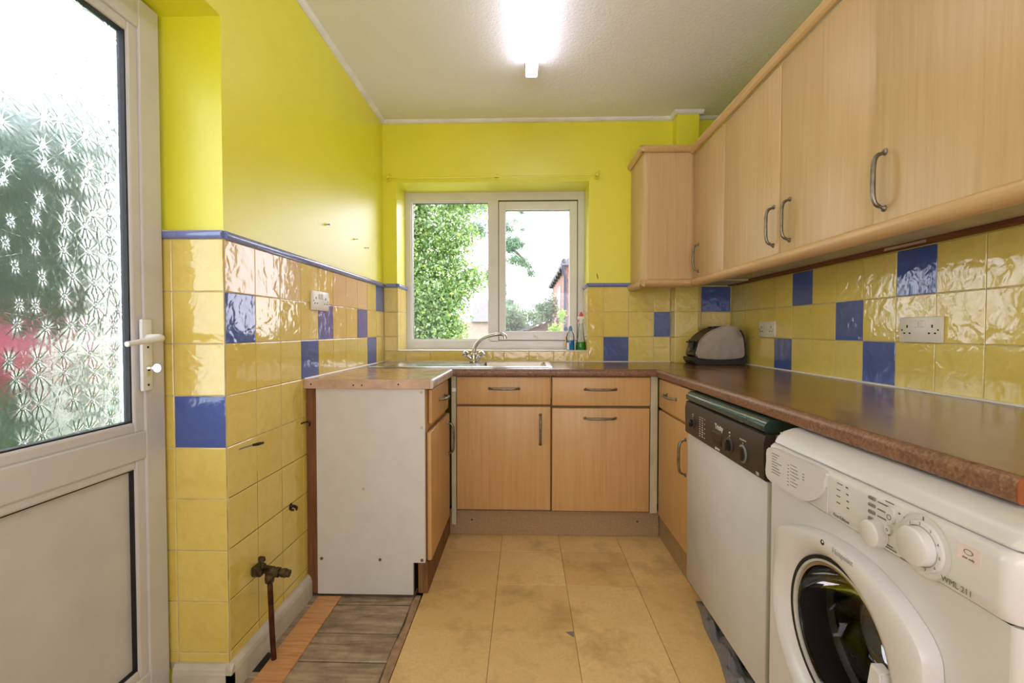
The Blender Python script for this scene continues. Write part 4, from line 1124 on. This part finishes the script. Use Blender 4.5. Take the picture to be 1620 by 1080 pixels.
# ------------------------------------------------------------------ floor bits
tag(bx('laminate_strip', M['strip'], None, -.857, -.762, -1.70, -1.079, -.0105, -.0035, r=.0008), 'orange-brown laminate strip lying on the bare floorboards', 'offcut')
pp = thing('capped_pipe', 'rusty upright water pipe with a brass valve by the left wall', 'pipe', (-.845, -1.455, -.012))
bm = B(); tube(bm, [(-.842, -1.450, -.012), (-.845, -1.455, .10), (-.848, -1.460, .29)], .0085, 12); obj('pipe', bm, M['rust'], pp, smooth=True)
bm = B(); tube(bm, [(-.848, -1.460, .262), (-.848, -1.460, .275), (-.848, -1.460, .30)], [.013, .015, .013], 6)
tube(bm, [(-.870, -1.450, .302), (-.835, -1.462, .302), (-.83, -1.462, .302)], [.013, .015, .012], 12)
box(bm, -.903, -.870, -1.475, -1.435, .285, .318, r=.004)
obj('valve_body', bm, M['brass'], pp, smooth=False)
bm = B()
q = [Vector((-.835+d, -1.462, .300-d*.1)) for d in (0, .008, .009, .022, .023, .030, .031, .044, .045, .056)]
tube(bm, q, [.012, .012, .016, .016, .011, .011, .0145, .0145, .012, .012], 12); obj('outlet', bm, M['brass'], pp, smooth=False)
bm = B(); lathe(bm, [(.006, 0), (.006, .02), (.012, .024), (.010, .032)], at(-.872, -1.462, .312), 10); box(bm, -.884, -.862, -1.468, -1.456, .335, .350, r=.003); obj('valve_lever', bm, M['brass'], pp)
# cable stub, hooks, fixings on left wall
ct = thing('cable_stub', 'short black cable end poking from the tiles near the corner', 'cable', (L, -1.50, .735))
bm = B(); tube(bm, [(L-.002, -1.520, .722), (L+.012, -1.513, .727), (L+.030, -1.500, .731)], .0025, 8); obj('thin_wire', bm, M['wm_grey'], ct)
bm = B(); tube(bm, [(L+.030, -1.500, .731), (L+.042, -1.488, .732), (L+.055, -1.478, .734)], [.004, .0055, .0035], 8); obj('sleeve', bm, M['black_pl'], ct, smooth=True)
bm = B(); tube(bm, catmull([(L-.002, -1.116, .722), (L+.018, -1.112, .728), (L+.026, -1.096, .722), (L+.020, -1.088, .706)], 4), .003, 8)
tag(obj('wire_hook', bm, M['black_pl'], None, smooth=True), 'small black wire hook on the tiles beside the end unit', 'hook')
fxg = thing('pipe_clip', 'broken rusty pipe clip in a dark hole in the yellow tiles', 'pipe clip', (L, -1.20, .41))
obj('hole', lathe(B(), [(.014, 0), (.012, .0012), (.006, .0014)], at(L+.0002, -1.205, .418, 'x'), 12), M['dark'], fxg)
bm = B(); tube(bm, [(L+.001, -1.209, .422), (L+.014, -1.205, .420), (L+.020, -1.199, .412), (L+.018, -1.196, .402)], [.005, .006, .006, .004], 8)
tube(bm, [(L+.001, -1.206, .406), (L+.012, -1.203, .404)], .004, 6); obj('clip', bm, M['rust'], fxg)
for i, (y, z, l) in enumerate([(-.855, 1.583, 'wall plug and screw in the yellow paint above the left socket'), (-.500, 1.586, 'middle wall plug in the yellow paint of the left wall'), (-.324, 1.571, 'wall plug in the yellow paint nearest the window')]):
    s = 1.0 if i == 0 else .7
    t = thing('wall_screw', l, 'screw', (WL, y, z))
    obj('plug', lathe(B(), [(.006*s, 0), (.006*s, .003), (.004*s, .004)], at(WL, y, z, 'x'), 12), M['paint'], t)
    obj('shank', lathe(B(), [(.0022*s, 0), (.0022*s, .014), (.004*s, .014), (.004*s, .017)], at(WL+.003, y, z, 'x'), 10), M['brass'], t)
bm = B(); tube(bm, [(.455, -.0, 1.462), (.458, -.0005, 1.445), (.464, -.0, 1.424)], [.0008, .0035, .001], 6)
tag(obj('wall_scuff', bm, M['strip_wood'], None), 'small dark gouge in the yellow paint above the dado right of the window', 'scuff')
bx('outlet_hole', M['void'], None, -.888, -.862, -1.50, -1.41, -.034, -.0105); bpy.data.objects['outlet_hole']['kind'] = 'structure'  # dark block imitates the shade in the hole at the pipe foot
bpy.data.objects['outlet_hole'].name = 'hole_shade'

# ------------------------------------------------------------------ outside
def leaves(name, blobs, n, size, mat, parent, seed=0, narrow=.5, shell=.55):
    rg = np.random.RandomState(seed)
    vol = np.array([b[3]*b[4]*b[5] for b in blobs])**.75; vol = vol/vol.sum()
    V = []; F = []
    idx = rg.choice(len(blobs), n, p=vol)
    for q in idx:
        cx, cy, cz, rx, ry, rz = blobs[q]
        d = rg.normal(size=3); d /= np.linalg.norm(d)
        r = (shell+(1-shell)*rg.rand())*(1+.14*rg.normal()) 
        c = np.array([cx+rx*d[0]*r, cy+ry*d[1]*r, cz+rz*d[2]*r])
        s = size*(.6+.8*rg.rand())
        u = rg.normal(size=3); u[2] -= .4; u /= np.linalg.norm(u)
        w_ = np.cross(u, d + .8*rg.normal(size=3)); w_ /= (np.linalg.norm(w_)+1e-6)
        nn = np.cross(u, w_)
        i = len(V)
        V += [tuple(c), tuple(c+u*s*.5+w_*s*narrow*.5+nn*s*.08), tuple(c+u*s), tuple(c+u*s*.5-w_*s*narrow*.5+nn*s*.08)]
        F += [(i, i+1, i+2), (i, i+2, i+3)]
    me = bpy.data.meshes.new(name); me.from_pydata(V, [], F); me.update()
    o = link(name, me, mat, parent); o['kind'] = 'stuff'; return o
GZ = -.30
bm = B(); box(bm, -14, 14, .35, 40, GZ-.3, GZ); tag(obj('lawn', bm, M['grass'], None), 'green lawn of the garden beyond the window', 'lawn', kind='structure')
bm = B(); box(bm, -14, -1.25, -6, .35, GZ-.3, GZ); tag(obj('lawn', bm, M['grass'], None), 'green ground outside the glazed side door', 'lawn', kind='structure')
bm = B(); box(bm, -4, 3, .35, 2.6, GZ, GZ+.02); tag(obj('bounce_slab', bm, M['render'], None), 'unseen pale slab added outside the window to bounce light inside', 'bounce_slab', kind='structure')  # pale slab added to throw light up at the window head
t1 = thing('ivy_tree', 'dense ivy-leaved tree close behind the left window pane', 'tree', (-1.5, 3.2, GZ))
blobs = [(-1.6, 3.3, 2.5, .85, .5, .75), (-1.5, 3.1, 1.5, .72, .5, .8), (-1.35, 3.0, .75, .62, .45, .5), (-.80, 3.2, 2.95, .5, .4, .35), (-.95, 3.2, 2.35, .36, .3, .35), (-1.1, 3.2, 2.0, .33, .3, .3), (-1.25, 3.1, 1.3, .5, .4, .4),
         (-.72, 3.2, 1.78, .24, .25, .26), (-.95, 3.1, 1.62, .25, .3, .3), (-.98, 2.95, 1.12, .27, .3, .32), (-1.3, 3.2, 3.3, .7, .5, .5)]
leaves('foliage', blobs, 42000, .046, M['leaf'], t1, 3, .62, .35)
bm = B(); tube(bm, [(-1.5, 3.3, GZ), (-1.45, 3.3, 1), (-1.5, 3.35, 2), (-1.4, 3.4, 3.1)], [.16, .13, .10, .05], 10); obj('trunk', bm, M['bark'], t1, smooth=True)
t2 = thing('pine_tree', 'grey-green pine tree with open branches behind the window centre', 'tree', (-.55, 7.4, GZ))
bl = [(-.30+.5*math.cos(k*2.4)*(k/26), 7.1, 2.95+.62*math.sin(k*1.7)*(k/26)-.0, .10, .12, .06) for k in range(26)] + [(-1.35, 7.2, 3.85, .75, .5, .42), (-1.05, 7.2, 3.3, .4, .4, .26), (-.72, 7.2, 3.95, .35, .3, .3), (-.45, 7.1, 3.35, .22, .3, .32), (-.32, 7.1, 2.95, .28, .3, .16), (-.05, 7.0, 2.55, .26, .25, .16), (.12, 7, 2.32, .18, .2, .12),
      (-.25, 7, 2.62, .2, .2, .14), (-.48, 7, 2.05, .14, .2, .28), (-.32, 7, 1.72, .16, .2, .10), (-.2, 7, 3.0, .2, .2, .12), (.05, 7, 3.72, .22, .2, .07), (-.08, 7, 3.66, .1, .2, .12), (-.8, 7.3, 2.3, .2, .2, .3)]
leaves('needles', bl, 17000, .085, M['needle'], t2, 5, .13, .05)
bm = B(); tube(bm, [(-.52, 7.5, GZ), (-.55, 7.4, 1.5), (-.56, 7.4, 3), (-.60, 7.4, 4.4)], [.10, .09, .08, .05], 8)
tube(bm, [(-.56, 7.4, 3.2), (-.45, 7.2, 3.05), (-.1, 7.05, 2.7), (.1, 7, 2.4)], [.05, .04, .025, .012], 6); tube(bm, [(-.55, 7.4, 1.6), (-.5, 7.2, 1.7), (-.4, 7, 1.9)], [.04, .03, .02], 6)
tube(bm, [(-.56, 7.4, 3.6), (-.5, 7.2, 3.7), (0, 7, 3.7)], [.04, .03, .012], 6)
obj('trunk', bm, M['bark'], t2, smooth=True)
t3 = thing('garden_bush', 'pale green bush low behind the opening sash beside the mullion', 'bush', (-.45, 10, GZ))
leaves('foliage', [(-.45, 10, 1.35, .45, .4, .5), (-.3, 10, .9, .6, .4, .5), (.02, 10.2, .8, .3, .4, .5)], 4500, .10, M['leaf_far'], t3, 8, .6, .4)
bm = B(); tube(bm, [(-.4, 10, GZ), (-.4, 10, 1)], [.06, .03], 6); obj('stem', bm, M['bark'], t3)
t4 = thing('climbing_bush', 'pale leafy shrub growing in front of the brick house corner', 'bush', (.55, 5.6, GZ))
leaves('foliage', [(.52, 6.6, 1.55, .16, .2, .3), (.38, 6.6, 1.42, .14, .2, .16), (.30, 6.6, 1.60, .14, .15, .1)], 1600, .055, M['leaf_far'], t4, 9, .6, .3)
leaves('young_leaves', [(.50, 4.6, 1.12, .13, .15, .10), (.60, 4.6, 1.35, .06, .1, .16), (.42, 4.6, 1.02, .14, .1, .08)], 420, .045, M['leaf_lime'], t4, 10, .6, .3)
bm = B(); tube(bm, [(.5, 4.6, GZ), (.5, 4.6, 1.0)], .012, 6); tube(bm, [(.53, 6.6, GZ), (.53, 6.6, 1.5)], .02, 6); obj('stem', bm, M['bark'], t4)
# neighbouring brick house
h1 = thing('brick_house', 'tall red brick house seen edge-on at the right of the window', 'house', (1.6, 8, GZ))
bm = B(); prism(bm, [(.80, 6.0), (2.6, 6.0), (2.6, 10.6), (.80, 10.6)], 'z', GZ, 2.40); obj('wall', bm, M['brick'], h1)
bm = B()
for c in range(36):
    z = GZ+c*.075
    for k in range(8):
        x0_ = .80+(k-(c % 2)*.5)*.225
        if x0_ < .80-.001: x0_, w_ = .80, .105
        else: w_ = .215
        box(bm, x0_, x0_+w_, 5.985, 6.0, z+.005, z+.070)
o = obj('brickwork', bm, M['brick'], h1); o['kind'] = 'stuff'
bm = B(); prism(bm, [(.70, 2.34), (.70, 2.40), (1.7, 3.0), (2.8, 2.40), (2.8, 2.34)], 'y', 5.9, 10.7); obj('roof', bm, M['slate'], h1)
bm = B(); tube(bm, [(.74, 5.9, 2.42), (.72, 10.7, 2.37)], .05, 8)
for k in range(8): box(bm, .70, .79, 5.95+k*.6, 6.02+k*.6, 2.28, 2.42)
obj('gutter', bm, M['gutter'], h1)
bm = B(); tube(bm, [(.73, 5.95, 2.38), (.73, 5.95, 2.26), (.775, 5.95, 2.12), (.775, 5.95, 0.2)], .032, 8); obj('downpipe', bm, M['gutter'], h1, smooth=True)
bx('window', M['gutter'], h1, .79, .801, 7.4, 8.3, 1.3, 2.1)
h2 = thing('shed', 'low brown brick outbuilding with sloping roof behind the sill bottles', 'shed', (.3, 8.5, GZ))
bm = B(); prism(bm, [(-.35, GZ), (-.35, .93), (.66, 1.36), (.66, GZ)], 'y', 8.2, 9.0); obj('wall', bm, M['brick_dark'], h2)
bm = B(); prism(bm, [(-.45, .92), (-.45, .97), (.68, 1.44), (.68, 1.39)], 'y', 8.1, 9.1); obj('roof', bm, M['slate'], h2)
h3 = thing('far_house', 'pale house with grey pitched roof low in the left pane', 'house', (-1.9, 16, GZ))
bm = B(); box(bm, -2.9, -.6, 16, 19, GZ, 1.45); obj('wall', bm, M['house_white'], h3)
bm = B(); prism(bm, [(15.8, 1.45), (17.5, 2.45), (19.2, 1.45)], 'x', -2.2, -.5); obj('roof', bm, M['slate'], h3)
t5 = thing('distant_tree', 'faint pale tree on the skyline low in the opening sash', 'tree', (-.3, 21, GZ))
leaves('foliage', [(-.4, 21, 1.7, .8, .6, .8), (.7, 21, 1.8, .8, .6, .6)], 2600, .14, M['leaf_far'], t5, 14, .6, .3)
bm = B(); tube(bm, [(-.3, 21, GZ), (-.3, 21, 1.5)], .1, 6); obj('trunk', bm, M['bark'], t5)
# outside the side door
hg = thing('garden_hedge', 'tall green hedge seen blurred through the patterned door glass', 'hedge', (-4.4, 1.0, GZ))
leaves('foliage', [(-4.4, .5, 1.8, .5, .8, 1.7), (-4.4, 1.5, 2.1, .5, .8, 1.8), (-4.3, -.3, 1.3, .5, .7, 1.4), (-4.5, 2.4, 1.6, .5, .8, 1.6), (-4.2, 1, .3, .5, 1.4, .5)], 14000, .13, M['leaf_hedge'], hg, 21, .6, .2)
bm = B(); box(bm, -4.5, -4.3, -.6, 2.6, GZ, 1.4); obj('inner_stems', bm, M['bark'], hg)
fl = thing('pink_flower_bush', 'blurred pink flowering bush behind the door glass at the photo edge', 'bush', (-3.3, -.17, GZ))
leaves('flowers', [(-3.3, -.17, .92, .2, .18, .20)], 1100, .07, M['petal'], fl, 22, .8, .2)
leaves('foliage', [(-3.3, -.17, .35, .25, .2, .45)], 900, .08, M['leaf_hedge'], fl, 23, .6, .2)
gt = thing('white_fence_rail', 'blurred white horizontal rail seen through the side door glass', 'fence', (-3.0, .2, GZ))
bx('rail', M['pvc'], gt, -3.02, -2.98, -.04, .40, .965, 1.02); bx('post', M['pvc'], gt, -3.04, -2.96, .33, .46, GZ, 2.2); bx('post', M['pvc'], gt, -3.03, -2.97, -.06, -.02, GZ, 1.04)
